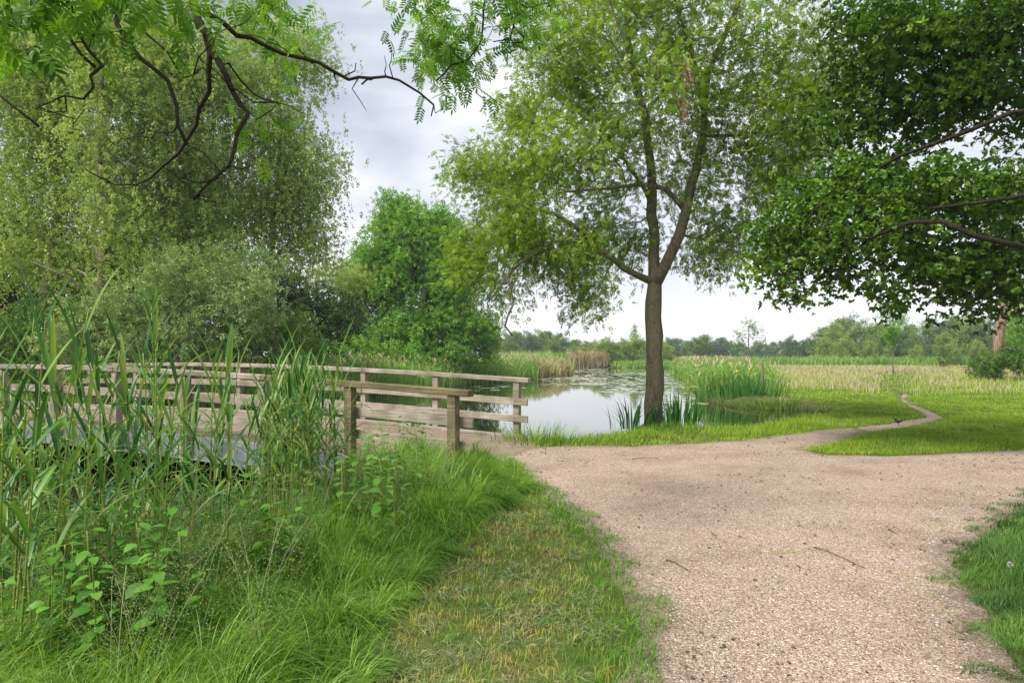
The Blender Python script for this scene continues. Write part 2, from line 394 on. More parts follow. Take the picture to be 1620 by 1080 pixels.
def gravelmat(name, tint=1., sc=72):
    m, Nn, Ll, b, o = mat(name)
    g = Nn('ShaderNodeTexCoord')
    n0 = Nn('ShaderNodeTexNoise'); n0.inputs['Scale'].default_value = 40; Ll(g.outputs['Object'], n0.inputs[0])
    mv = Nn('ShaderNodeVectorMath'); mv.operation = 'MULTIPLY_ADD'; mv.inputs[1].default_value = (.02, .02, .02); Ll(n0.outputs['Color'], mv.inputs[0]); Ll(g.outputs['Object'], mv.inputs[2])
    v = Nn('ShaderNodeTexVoronoi'); v.inputs['Scale'].default_value = sc; Ll(mv.outputs[0], v.inputs[0])
    s = Nn('ShaderNodeSeparateColor'); Ll(v.outputs['Color'], s.inputs[0])
    r = ramp(Nn, [(0, (.10, .075, .055)), (.14, (.24, .165, .125)), (.42, (.37, .26, .195)), (.62, (.45, .33, .26)), (.78, (.40, .37, .345)), (.9, (.58, .47, .37)), (1, (.74, .66, .56))])
    Ll(s.outputs[0], r.inputs[0])
    n1 = Nn('ShaderNodeTexNoise'); n1.inputs['Scale'].default_value = .9; n1.inputs['Detail'].default_value = 7; n1.inputs['Roughness'].default_value = .65; Ll(g.outputs['Object'], n1.inputs[0])
    r1 = ramp(Nn, [(.3, (.74 * tint, .68 * tint, .63 * tint)), (.5, (1.0 * tint, .96 * tint, .92 * tint)), (.72, (1.2 * tint, 1.15 * tint, 1.09 * tint))]); Ll(n1.outputs[0], r1.inputs[0])
    x = Nn('ShaderNodeMix'); x.data_type = 'RGBA'; x.blend_type = 'MULTIPLY'; x.inputs[0].default_value = 1; Ll(r.outputs[0], x.inputs[6]); Ll(r1.outputs[0], x.inputs[7])
    # faint moss and dirt where the attribute says (edges of the path)
    a = Nn('ShaderNodeAttribute'); a.attribute_name = 'rnd'
    n3 = Nn('ShaderNodeTexNoise'); n3.inputs['Scale'].default_value = 5; n3.inputs['Detail'].default_value = 8; n3.inputs['Roughness'].default_value = .75; Ll(g.outputs['Object'], n3.inputs[0])
    mm = Nn('ShaderNodeMath'); mm.operation = 'MULTIPLY_ADD'; mm.inputs[1].default_value = 1.0; Ll(n3.outputs[0], mm.inputs[0]); Ll(a.outputs['Fac'], mm.inputs[2])
    mr = Nn('ShaderNodeMapRange'); mr.inputs[1].default_value = .85; mr.inputs[2].default_value = 1.25; mr.inputs[4].default_value = .8; Ll(mm.outputs[0], mr.inputs[0])
    y = Nn('ShaderNodeMix'); y.data_type = 'RGBA'; Ll(mr.outputs[0], y.inputs[0]); Ll(x.outputs[2], y.inputs[6]); y.inputs[7].default_value = (.10, .085, .05, 1)
    Ll(y.outputs[2], b.inputs['Base Color']); b.inputs['Roughness'].default_value = .85; b.inputs['Specular IOR Level'].default_value = .3
    ad = Nn('ShaderNodeMath'); ad.operation = 'SUBTRACT'; ad.inputs[0].default_value = 1; Ll(v.outputs['Distance'], ad.inputs[1])
    bump(Nn, Ll, b, ad.outputs[0], .9, .012)
    return m
def woodmat(name, c0, c1, c2):
    m, Nn, Ll, b, o = mat(name)
    g = Nn('ShaderNodeTexCoord'); mp = Nn('ShaderNodeMapping'); mp.inputs['Rotation'].default_value = (0, 0, math.atan2(BD[1], BD[0]) * -1); Ll(g.outputs['Object'], mp.inputs[0])
    m2 = Nn('ShaderNodeMapping'); m2.inputs['Scale'].default_value = (1.2, 26, 26); Ll(mp.outputs[0], m2.inputs[0])
    n1 = Nn('ShaderNodeTexNoise'); n1.inputs['Scale'].default_value = 1.6; n1.inputs['Detail'].default_value = 7; n1.inputs['Roughness'].default_value = .65; Ll(m2.outputs[0], n1.inputs[0])
    n2 = Nn('ShaderNodeTexNoise'); n2.inputs['Scale'].default_value = 2.6; n2.inputs['Detail'].default_value = 6; Ll(g.outputs['Object'], n2.inputs[0])
    r = ramp(Nn, [(.3, c0), (.52, c1), (.75, c2)]); Ll(n1.outputs[0], r.inputs[0])
    r2 = ramp(Nn, [(.35, (.60, .60, .50)), (.62, (1.06, 1.04, 1.02))]); Ll(n2.outputs[0], r2.inputs[0])
    x = Nn('ShaderNodeMix'); x.data_type = 'RGBA'; x.blend_type = 'MULTIPLY'; x.inputs[0].default_value = 1; Ll(r.outputs[0], x.inputs[6]); Ll(r2.outputs[0], x.inputs[7])
    Ll(x.outputs[2], b.inputs['Base Color']); b.inputs['Roughness'].default_value = .85; b.inputs['Specular IOR Level'].default_value = .25
    bump(Nn, Ll, b, n1.outputs[0], .5, .006)
    return m
def plain(name, c, rough=.7, metal=0., nz=.25, sc=8):
    m, Nn, Ll, b, o = mat(name)
    g = Nn('ShaderNodeTexCoord'); n1 = Nn('ShaderNodeTexNoise'); n1.inputs['Scale'].default_value = sc; n1.inputs['Detail'].default_value = 6; Ll(g.outputs['Object'], n1.inputs[0])
    c = np.array(c); r = ramp(Nn, [(.3, tuple(c * (1 - nz))), (.7, tuple(np.minimum(c * (1 + nz), 1)))]); Ll(n1.outputs[0], r.inputs[0]); Ll(r.outputs[0], b.inputs['Base Color'])
    b.inputs['Roughness'].default_value = rough; b.inputs['Metallic'].default_value = metal
    return m
M = {}
M['ground'] = groundmat(); M['gravel'] = gravelmat('gravel', 1.08, 118); M['trail'] = gravelmat('trail_gravel', 1.0, 90); M['deck'] = gravelmat('deck_grit', .98, 110)
M['wood'] = woodmat('weathered_wood', (.20, .175, .14), (.36, .315, .26), (.51, .46, .39))
M['wood2'] = woodmat('mossy_wood', (.09, .075, .04), (.19, .155, .09), (.30, .255, .16))
M['steel'] = plain('galvanised_steel', (.17, .195, .215), .6, .1, .45, 3)
M['bolt'] = plain('bolt_steel', (.12, .11, .10), .5, .8)
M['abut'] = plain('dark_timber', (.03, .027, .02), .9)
M['ashbark'] = barkmat('ash_bark', (.075, .06, .042), (.25, .21, .15), (.15, .165, .06), 9, .3)
M['wetbark'] = barkmat('dark_mossy_bark', (.02, .016, .012), (.085, .065, .045), (.075, .085, .025), 30, 1)
M['oakbark'] = barkmat('oak_bark', (.012, .010, .007), (.042, .035, .025), None, 8, .3)
M['birchbark'] = barkmat('birch_bark', (.09, .06, .045), (.42, .33, .26), None, 5, 1.2)
M['pinebark'] = barkmat('pine_bark', (.14, .08, .06), (.38, .24, .18), None, 5, .5)
M['graybark'] = barkmat('grey_twigs', (.09, .075, .055), (.25, .22, .17), None, 8, .4)
M['ashleaf'] = leafmat('ash_leaf', [(.075, .155, .012), (.16, .285, .02), (.28, .42, .03), (.42, .55, .06)], .45, .45)
M['nearleaf'] = leafmat('near_ash_leaf', [(.04, .12, .014), (.10, .24, .022), (.17, .36, .03), (.26, .45, .04)], .5, .38)
M['oakleaf'] = leafmat('oak_leaf', [(.03, .085, .008), (.065, .155, .013), (.12, .245, .022), (.21, .35, .04)], .36, .4)
M['birchleaf'] = leafmat('birch_leaf', [(.15, .23, .05), (.26, .37, .095), (.39, .52, .15), (.54, .64, .26)], .44, .5)
M['alderleaf'] = leafmat('alder_leaf', [(.075, .20, .025), (.145, .33, .04), (.23, .45, .06), (.34, .56, .10)], .38, .45)
M['willowleaf'] = leafmat('willow_leaf', [(.12, .21, .06), (.20, .32, .10), (.31, .43, .16), (.45, .55, .28)], .28, .5)
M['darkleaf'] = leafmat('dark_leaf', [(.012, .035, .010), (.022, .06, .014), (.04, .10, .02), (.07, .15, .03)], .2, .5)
M['shrubleaf'] = leafmat('shrub_leaf', [(.05, .12, .02), (.09, .20, .03), (.14, .28, .04), (.22, .36, .07)], .3, .5)
M['farleaf'] = leafmat('far_leaf', [(.08, .16, .04), (.13, .235, .06), (.19, .31, .08), (.27, .39, .12)], .25, .6, nscale=.25)
M['farleaf2'] = leafmat('far_yellow_leaf', [(.14, .22, .045), (.21, .32, .07), (.30, .42, .10), (.40, .50, .16)], .3, .6, nscale=.3)
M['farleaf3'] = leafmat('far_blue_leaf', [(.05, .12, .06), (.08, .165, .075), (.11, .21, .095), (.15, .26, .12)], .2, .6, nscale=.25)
M['grass'] = leafmat('long_grass', [(.055, .14, .018), (.12, .26, .028), (.22, .40, .045), (.38, .54, .11)], .35, .42, nscale=1.2, namp=.25)
M['lawn'] = leafmat('lawn_grass', [(.115, .235, .014), (.225, .38, .022), (.34, .48, .038), (.47, .54, .08)], .35, .5, nscale=.45, namp=.3)
M['mown'] = leafmat('cut_grass', [(.09, .24, .015), (.17, .36, .02), (.27, .36, .06), (.50, .46, .08), (.46, .33, .16)], .25, .6, nscale=2.6, namp=.42)
M['hay'] = leafmat('clippings', [(.08, .14, .05), (.13, .20, .08), (.20, .25, .12), (.38, .34, .18)], .1, .8, nscale=3, namp=.3)
M['meadow'] = leafmat('meadow_grass', [(.11, .21, .025), (.19, .31, .04), (.28, .36, .08), (.40, .42, .17)], .3, .6, nscale=.12, namp=.3)
M['seed'] = leafmat('seed_heads', [(.38, .34, .18), (.54, .41, .30), (.66, .46, .39), (.70, .56, .49)], .25, .8, nscale=.15, namp=.3)
M['reed'] = leafmat('reed_leaf', [(.035, .11, .03), (.06, .17, .04), (.10, .24, .05), (.17, .33, .07), (.33, .38, .12)], .35, .4)
M['reedstem'] = leafmat('reed_stem', [(.13, .19, .03), (.22, .30, .05), (.32, .36, .09)], .1, .4)
M['reedbed'] = leafmat('reed_bed', [(.11, .24, .04), (.18, .35, .06), (.28, .44, .10), (.40, .50, .15)], .3, .55, nscale=.25)
M['straw'] = leafmat('dry_reed', [(.24, .15, .09), (.38, .28, .16), (.48, .42, .24), (.44, .50, .24)], .2, .7, nscale=.3)
M['iris'] = leafmat('iris_leaf', [(.03, .11, .02), (.05, .17, .03), (.09, .25, .045), (.14, .31, .07)], .3, .4)
M['nettle'] = leafmat('nettle_leaf', [(.04, .13, .018), (.08, .22, .025), (.13, .32, .035), (.20, .42, .06)], .35, .5)
M['lily'] = leafmat('lily_pad', [(.20, .27, .12), (.34, .40, .22), (.52, .55, .38)], 0, .25)
M['twig'] = plain('dry_twig', (.10, .065, .045), .9)
M['flower'] = plain('yellow_petal', (.75, .58, .03), .6)
M['down'] = plain('seed_down', (.6, .58, .52), 1)
M['keys'] = plain('dry_ash_keys', (.30, .15, .09), .8)
M['feather'] = plain('dark_feather', (.035, .018, .014), .7)
M['stone'] = leafmat('loose_stone', [(.14, .10, .075), (.36, .27, .21), (.52, .42, .33), (.72, .64, .55)], 0, .75, nscale=3, namp=.1)
def watermat():
    m, Nn, Ll, b, o = mat('pond_water')
    b.inputs['Base Color'].default_value = (.018, .022, .012, 1); b.inputs['Roughness'].default_value = .03; b.inputs['IOR'].default_value = 2.8; b.inputs['Specular IOR Level'].default_value = .8
    g = Nn('ShaderNodeTexCoord'); n = Nn('ShaderNodeTexNoise'); n.inputs['Scale'].default_value = 2.2; n.inputs['Detail'].default_value = 3; Ll(g.outputs['Object'], n.inputs[0]); bump(Nn, Ll, b, n.outputs[0], .05, .02)
    gl_ = Nn('ShaderNodeBsdfGlossy'); gl_.inputs['Roughness'].default_value = .03; gl_.inputs['Color'].default_value = (.95, .96, .97, 1); x = Nn('ShaderNodeMixShader'); x.inputs[0].default_value = .35
    Ll(b.outputs[0], x.inputs[1]); Ll(gl_.outputs[0], x.inputs[2]); Ll(x.outputs[0], o.inputs[0])
    return m
M['water'] = watermat()

# ------------------------------------------------------------------ ground, water, path
def axis(lo, hi, c0, c1, fine, g):
    a = list(np.arange(c0, c1 + 1e-6, fine)); s = fine; x = c1
    while x < hi: s *= g; x += s; a.append(x)
    s = fine; x = c0
    while x > lo: s *= g; x -= s; a.insert(0, x)
    return np.array(a)
xs = axis(-300, 300, -16, 14, .2, 1.09); ys = axis(-50, 380, -2, 30, .2, 1.06)
Xg, Yg = np.meshgrid(xs, ys); Zg = zg(Xg, Yg)
nx, ny = len(xs), len(ys)
i, j = np.meshgrid(np.arange(nx - 1), np.arange(ny - 1)); b_ = (j * nx + i).ravel()
mud = np.clip(-sdist(DITCH, Xg, Yg) / .5 + .5, 0, 1); mud = np.maximum(mud, np.clip(-sdist(POND, Xg, Yg) / .3 + .9, 0, 1) * .9)
Geo().add(np.stack([Xg.ravel(), Yg.ravel(), Zg.ravel()], 1), np.stack([b_, b_ + 1, b_ + nx + 1, b_ + nx], 1), None, mud.ravel()).build('ground', M['ground']); tag(bpy.data.objects['ground'], kind='structure')

def offset_poly(poly, r):
    p = np.array(poly); a = np.roll(p, 1, 0); b = np.roll(p, -1, 0); t = nrm(b - a); n = np.stack([t[:, 1], -t[:, 0]], 1)
    area = .5 * np.sum(p[:, 0] * np.roll(p[:, 1], -1) - np.roll(p[:, 0], -1) * p[:, 1])
    return p + n * r * (1 if area > 0 else -1)
def clipped_sheet(name, poly, m, step, dz, xr, yr, edge=.6, wob=.05):
    xs = np.arange(xr[0], xr[1], step); ys = np.arange(yr[0], yr[1], step); X, Y = np.meshgrid(xs, ys)
    fn = lambda X, Y: sdist(poly, X, Y) + wob * (wn(X, Y, .35) + .35 * wn(X, Y, .2, 4))
    D = fn(X, Y); nx = len(xs); i, j = np.meshgrid(np.arange(nx - 1), np.arange(len(ys) - 1)); b = (j * nx + i).ravel()
    Q = np.stack([b, b + 1, b + nx + 1, b + nx], 1); d = D.ravel(); keep = (d[Q] < 0).any(1); Q = Q[keep]
    x = X.ravel().copy(); y = Y.ravel().copy()
    used = np.unique(Q); o = used[d[used] > 0]
    e = .02; gx = (fn(x[o] + e, y[o]) - fn(x[o] - e, y[o])) / (2 * e); gy = (fn(x[o], y[o] + e) - fn(x[o], y[o] - e)) / (2 * e)
    g2 = np.maximum(gx * gx + gy * gy, .3); x[o] -= np.clip(d[o] * gx / g2, -step, step); y[o] -= np.clip(d[o] * gy / g2, -step, step)
    x, y = x[used], y[used]; remap = np.zeros(len(d), int); remap[used] = np.arange(len(used))
    z = zg(x, y) + dz * np.clip(-fn(x, y) / .10 * 2.2 - 1.2, -1.6, 1); dd = sdist(poly, x, y)
    a = np.clip(1 + dd / edge, 0, 1) * .7
    return Geo().add(np.stack([x, y, z], 1), remap[Q], None, a).build(name, m)
tag(clipped_sheet('gravel_path', offset_poly(PATH, .16), M['gravel'], .1, .012, (-3.5, 19.5), (-1.2, 15.4), .7, .05), kind='structure')
tag(clipped_sheet('worn_trail', TRAIL, M['trail'], .1, .008, (6, 20), (12.5, 32), .3, .10), kind='structure')
wp = [(x, y) for x, y in POND]
cx_, cy_ = 1.0, 30.0
wv = np.array([(-16, 12.9, WZ), (30, 12.9, WZ), (30, 112, WZ), (-16, 112, WZ)])
# water sheet: the pond outline pushed out a little under the banks
wo = offset_poly(POND, .22); me = bpy.data.meshes.new('water'); me.from_pydata([(x, y, WZ) for x, y in wo], [], [list(range(len(wo)))]); me.update(); me.materials.append(M['water'])
if me.polygons[0].normal.z < 0: me.flip_normals()
wobj = bpy.data.objects.new('water', me); COL.objects.link(wobj); tag(wobj, kind='structure')

# ------------------------------------------------------------------ footbridge
def deckz(s): return .02 + .33 * math.sin(math.pi * min(max((s + 1.0) / 21., 0), 1))
def bpt(s, o, z): p = B0 + BD * s + BN * o; return np.array([p[0], p[1], z])
def beam(g, s0, s1, o0, o1, z0, z1, n=None, fz=deckz, a=.5):
    """box swept along the bridge between offsets o0..o1 and heights z0..z1 above the deck"""
    n = n or max(1, int(abs(s1 - s0) / .6)); V = []
    for k in range(n + 1):
        s = s0 + (s1 - s0) * k / n; d = fz(s)
        V += [bpt(s, o0, d + z0), bpt(s, o1, d + z0), bpt(s, o1, d + z1), bpt(s, o0, d + z1)]
    Q = []
    for k in range(n):
        a_ = 4 * k
        for q in range(4): r = (q + 1) % 4; Q.append([a_ + q, a_ + r, a_ + 4 + r, a_ + 4 + q])
    Q += [[3, 2, 1, 0], [4 * n, 4 * n + 1, 4 * n + 2, 4 * n + 3]]
    g.add(V, Q, None, a)
def bevel(o, w=.006):
    m = o.modifiers.new('bevel', 'BEVEL'); m.width = w; m.segments = 2; m.limit_method = 'ANGLE'; m.angle_limit = R(40)
    for p in o.data.polygons: p.use_smooth = False
bridge = empty('footbridge', (0, 0, 0), 'wooden footbridge with weathered three-rail railings over the reedy ditch at left', 'bridge')
SE = 17.6
g = Geo(); beam(g, -.15, SE, .08, BW - .06, -.15, -.052, 40); bevel(g.build('deck', M['deck'], bridge, smooth=False), .004)
for o0, o1 in ((-.02, .06), (BW - .04, BW + .04)):
    g = Geo(); beam(g, .9, 14.6, o0, o1, -.40, -.045, 30); beam(g, .9, 14.6, o0 - .05, o1 - .001, -.42, -.403, 30); g.build('side_beam', M['steel'], bridge, smooth=False)
for o in (.9, 1.8, 2.7):
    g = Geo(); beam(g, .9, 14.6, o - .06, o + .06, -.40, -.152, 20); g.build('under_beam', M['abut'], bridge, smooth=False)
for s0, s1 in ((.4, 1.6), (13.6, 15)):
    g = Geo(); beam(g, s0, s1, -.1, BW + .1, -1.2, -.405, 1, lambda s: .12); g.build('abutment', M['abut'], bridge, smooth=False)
g = Geo(); beam(g, .35, SE - .5, BW - .20, BW - .065, -.05, .005, 36); bevel(g.build('kerb_board', M['wood'], bridge, smooth=False), .006)
def post(s, o, zlo, w=.062, m='wood'):
    g = Geo(); z1 = deckz(s) + .985; t = uni(-.006, .006)
    b = [(-w, -w), (w, -w), (w, w), (-w, w)]
    V = [bpt(s + x, o + y, zlo) for x, y in b] + [bpt(s + x + t, o + y, z1) for x, y in b]
    g.add(V, [[3, 2, 1, 0], [4, 5, 6, 7], [0, 1, 5, 4], [1, 2, 6, 5], [2, 3, 7, 6], [3, 0, 4, 7]])
    p = g.build('post', M[m], bridge, smooth=False); bevel(p, .007)
    for zz in (.62, .30):
        g2 = Geo(); zc = deckz(s) + zz; side = (o + w + .040) if o < 1 else (o - w - .040)
        tube(g2, [bpt(s, side - .012, zc), bpt(s, side + .012, zc)], .013, 8); g2.build('bolt', M['bolt'], p)
near_s = [0, 1.73, 3.40, 5.13, 6.84, 8.57, 10.2, 11.9, 13.6, 15.3]; far_s = [.76 + 1.78 * k for k in range(8)]
for k, s in enumerate(near_s): post(s, -.085, deckz(s) - (.5 if k > 1 else .45), .065, 'wood2' if k < 2 else 'wood')
for k, s in enumerate(far_s): post(s + .0, BW + .085 + .02, deckz(s + .0) - .42, .062, 'wood')
def rail_run(ss, off, inner, s_end0, s_end1, mats):
    cuts = [s_end0] + [x for k, x in enumerate(ss) if k % 2 == 0 and 0 < k < len(ss) - 1] + [s_end1]
    for k in range(len(cuts) - 1):
        a, b = cuts[k] + (.004 if k else 0), cuts[k + 1] - .004
        g = Geo(); beam(g, a, b, off - .085, off + .085, .987, 1.075, 6); bevel(g.build('top_rail', M[mats[k] if k < len(mats) else 'wood'], bridge, smooth=False), .012)
        for z0, z1, nm in ((.555, .685, 'middle_rail'), (.23, .36, 'lower_rail')):
            g = Geo(); beam(g, a + uni(0, .02), b, inner - .022, inner + .022, z0, z1, 6); bevel(g.build(nm, M['wood'], bridge, smooth=False), .006)
rail_run(near_s, -.085, -.085 + .065 + .024, -.27, 15.7, ['wood2', 'wood'])
rail_run(far_s, BW + .105, BW + .105 - .062 - .024, .49, 13.5, ['wood'])

# ------------------------------------------------------------------ trees
def make_tree(name, label, cat, base, limbs, tg, wood, leafgeo, leafm, group=None, **kw):
    t = empty(name, tuple(base), label, cat, group)
    g, tg, td = grow(limbs, tg, **kw)
    fg = leafgeo(tg, td)
    o = g.build('trunk', M[wood], t, origin=tuple(base)); o2 = fg.build('crown', M[leafm], t, smooth=False, origin=tuple(base))
    return t

# --- the lone ash on the bank
YA = 16.0
def A(u, v, dy=0.): return P(u, v, YA + dy)
ab = A(1035, 668); ab[2] = float(zg(ab[0], ab[1])) - .05
limbs = [([ab, ab + [0, 0, .12], A(1035, 640), A(1036, 560), A(1034, 480), A(1036, 448)], .235, .185),
         *[([ab + [0, 0, .30], ab + [math.cos(q) * .22, math.sin(q) * .22, .14], ab + [math.cos(q) * .5, math.sin(q) * .5, .0]], .13, .03) for q in (.2, 1.4, 2.6, 3.7, 4.4, 5.3)],
         ([A(1036, 448), A(1034, 400, .1), A(1032, 340, .2), A(1030, 270, .1), A(1018, 180), A(1000, 110), A(990, 20), A(985, -80)], .14, .035),
         ([A(1036, 448), A(1052, 420, -.1), A(1075, 370, -.1), A(1083, 335), A(1100, 270, .2), A(1113, 205, .3), A(1120, 120, .3), A(1150, 50, .5), A(1185, -40, .6)], .135, .035),
         ([A(1030, 445), A(990, 425, -.3), A(950, 400, -.6), A(925, 370, -.9), A(880, 340, -1.1), A(830, 330, -1.3), A(780, 340, -1.5)], .085, .02),
         ([A(1083, 340), A(1072, 318), A(1055, 300, -.2), A(1010, 292, -.5), A(950, 300, -1.), A(880, 305, -1.2)], .07, .02),
         ([A(1080, 372), A(1120, 380, .5), A(1160, 383, .9), A(1200, 392, 1.2)], .03, .012),
         ([A(1018, 180), A(1060, 130, -.8), A(1010, 120, -1.6), A(985, 60, -2.0), A(960, -10, -2.2)], .04, .02),
         ([A(925, 372, -.9), A(870, 385, -1.5), A(820, 420, -2.0), A(795, 450, -2.2), A(770, 480, -2.3)], .03, .01),
         ([A(1110, 215, .3), A(1160, 215, 0), A(1220, 210, -.5), A(1280, 225, -.8), A(1330, 250, -1)], .05, .014),
         ([A(1115, 190, .3), A(1100, 100, -.5), A(1080, 40, -.6), A(1060, -40, -.8)], .06, .02),
         ([A(1035, 330), A(1000, 270, 1.2), A(940, 200, 2.0), A(880, 150, 2.2)], .06, .015),
         ([A(810, 425, -2.0), A(803, 440, -2.4), A(806, 455, -2.4), A(812, 480, -2.4), A(802, 500, -2.4), A(800, 516, -2.4), A(811, 531, -2.4)], .028, .018)]
blobs = [(900, 130, YA, 85, 75, 2.2, 46), (1010, 40, YA, 130, 80, 2.8, 70), (1150, 60, YA, 110, 90, 2.6, 46), (820, 270, YA - .6, 80, 40, 1.6, 32), (930, 250, YA, 105, 75, 2.6, 62),
         (1030, 170, YA, 110, 90, 2.8, 50), (1165, 190, YA, 100, 75, 2.4, 36), (1250, 225, YA - .6, 80, 55, 1.6, 40), (1240, 110, YA, 80, 70, 2, 40), (1300, 180, YA - 1, 50, 60, 1.2, 20), (1225, 290, YA - .5, 60, 36, 1.2, 18), (815, 350, YA - 1.2, 75, 45, 1.6, 36),
         (752, 405, YA - 1.6, 40, 45, 1.2, 20), (885, 405, YA - .5, 90, 42, 1.8, 40), (935, 460, YA - .6, 36, 22, 1., 8), (920, 488, YA - .8, 16, 12, .5, 3), (1120, 400, YA + .7, 55, 38, 1.4, 18), (1165, 370, YA + 1, 40, 30, 1.2, 9), (1130, 330, YA + .6, 50, 35, 1.6, 12),
         (1085, 290, YA + 1, 60, 50, 1.6, 14), (745, 275, YA - .8, 42, 22, 1., 12), (830, 185, YA, 50, 40, 1.4, 15), (790, 455, YA - 1.6, 30, 18, .7, 6), (960, 380, YA + .8, 70, 60, 1.5, 26),
         (1000, -90, YA, 190, 70, 3, 60), (1140, -120, YA, 130, 80, 2.6, 30), (1300, 300, YA - 1, 50, 30, 1., 10), (870, 60, YA, 50, 50, 1.5, 14)]
tg = blob_targets(blobs, 1.7)
ash = make_tree('ash_tree', 'lone ash tree with a forked trunk on the grassy bank beside the pond', 'tree', ab, limbs, tg, 'ashbark',
          lambda t, d: foliage(t, d, ASH, 27, .27, .19, .1, center=A(1030, 250)), 'ashleaf', step=.35, tip=.007)
for (u, v) in ((1085, 118), (1081, 175)):
    c = A(u, v, -2.2) if u > 800 else P(u, v, 6)
    sc = 1 if u > 800 else .5
    O = c + rn(26, 3) * [.09 * sc, .09 * sc, .16 * sc]; gk = Geo(); D = rn(26, 3) * .25 + [0, 0, -1]; inst(gk, T_simple(.13), O, D, rn(26, 3), .10 * sc + .03, .5)
    for q in O: tube(gk, [c + [0, 0, .25], q], .003, 3, cap=False)
    gk.build('ash_keys', M['keys'], ash, origin=tuple(ab))

# --- ash whose boughs hang into the picture from above left (its trunk stands behind the viewer)
def Bp(pts, y0, y1=None): y1 = y1 or y0; n = len(pts); return [P(u, v, y0 + (y1 - y0) * k / max(1, n - 1)) for k, (u, v) in enumerate(pts)]
tb = np.array([-3.4, -2.6, -.05])
limbs = [([tb, tb + [0, 0, .3], tb + [.05, .1, 2], tb + [.2, .5, 4.2], tb + [.3, .9, 5.6]], .30, .16),
         ([tb + [.2, .5, 4.2], (-2.8, .5, 5.2), (-2.6, 3, 5.0), P(270, -110, 4.6)], .09, .05),
         ([P(270, -110, 4.6)] + Bp([(292, -20), (310, 25), (338, 80), (366, 140), (387, 182), (374, 212), (362, 262), (336, 290), (306, 316)], 4.6, 4.4), .036, .008),
         ([P(310, 20, 4.6)] + Bp([(350, 38), (400, 62), (450, 82), (505, 106), (545, 122), (588, 124), (632, 128), (664, 147), (686, 166)], 4.6, 5.3), .020, .008),
         (Bp([(588, 126), (580, 130), (572, 134)], 5.1), .010, .008),
         (Bp([(545, 120), (558, 112), (563, 100)], 5.0), .007, .004),
         (Bp([(684, 164), (686, 176), (682, 184)], 5.3), .007, .005),
         ([P(315, 30, 4.6)] + Bp([(334, 88), (330, 140), (318, 175), (300, 215), (285, 240), (255, 268), (215, 290), (165, 288)], 4.6, 4.9), .022, .005),
         ([(-2.6, 3, 5.0), P(150, -140, 4.2)] + Bp([(172, -10), (188, 40), (225, 90), (258, 125), (275, 165), (284, 205), (296, 228)], 4.2), .034, .010),
         ([(-2.6, 3, 5.0), P(60, -100, 3.9)] + Bp([(88, -5), (100, 45), (128, 85), (150, 106)], 3.9), .028, .011),
         ([P(85, -60, 3.9)] + Bp([(106, -8), (122, 40), (138, 80), (156, 109), (145, 118), (144, 138), (128, 158), (100, 152), (60, 170)], 3.9), .020, .005),
         ([P(60, -100, 3.9)] + Bp([(5, -30), (14, 20), (24, 42), (5, 38), (-20, 20)], 3.6), .022, .010),
         ([(-2.8, .5, 5.2), (-3.4, 2.2, 4.0), P(-60, 90, 3.6)] + Bp([(-10, 142), (20, 168), (62, 200)], 3.6), .018, .007),
         ([P(172, -10, 4.2)] + Bp([(200, 20), (232, 52), (262, 84), (290, 122), (305, 118), (314, 90)], 4.3), .010, .005),
         (Bp([(370, 140), (400, 165), (436, 160), (430, 178), (405, 190)], 4.5), .008, .004),
         (Bp([(362, 100), (400, 150), (440, 158), (480, 180)], 4.6, 5), .009, .003),
         (Bp([(288, 206), (250, 210), (200, 225), (170, 240)], 4.2, 4.6), .006, .003),
         (Bp([(172, 232), (190, 262), (215, 285), (240, 310)], 4.6, 4.6), .007, .003),
         (Bp([(364, 262), (382, 268), (400, 262)], 4.4), .006, .003),
         ([(-2.6, 3, 5.0), (-1.2, 4.5, 5.4), P(740, -160, 5.6)] + Bp([(768, -30), (766, 30), (758, 72), (745, 92), (715, 105), (690, 128)], 5.8, 5.6), .030, .007),
         ([P(740, -160, 5.6)] + Bp([(800, -60), (814, 0), (814, 40), (800, 60), (780, 66)], 5.8), .020, .006),
         (Bp([(814, 42), (830, 58), (828, 70), (812, 70), (816, 80), (802, 85)], 5.8), .008, .005),
         (Bp([(745, 92), (752, 110), (745, 128)], 5.7), .005, .003), (Bp([(735, 98), (715, 82), (690, 70)], 5.7), .005, .003)]
nb = [(80, -30, 3.6, 95, 36, .4, 12), (190, -10, 3.9, 70, 30, .3, 9), (240, 20, 4.1, 60, 20, .3, 6), (40, 18, 3.5, 45, 16, .3, 5), (300, 0, 4.3, 40, 22, .3, 5), (140, 22, 3.6, 50, 14, .3, 5), (10, 70, 3.6, 20, 12, .2, 3), (415, 2, 4.9, 45, 20, .3, 8), (440, 25, 4.9, 16, 16, .2, 3), (400, 182, 4.6, 16, 9, .15, 2), (455, 90, 4.9, 10, 22, .2, 2),
      (700, 45, 5.9, 40, 35, .6, 9), (690, 92, 5.8, 42, 30, .5, 12), (735, 115, 5.8, 24, 20, .4, 6), (830, 20, 5.9, 50, 34, .6, 16), (775, 30, 5.9, 30, 28, .6, 7), (650, 8, 5.9, 25, 10, .4, 4), (690, 70, 5.8, 32, 22, .5, 6), (60, -110, 3.4, 150, 50, .8, 14), (1190, -12, 5.8, 55, 12, .4, 5)]
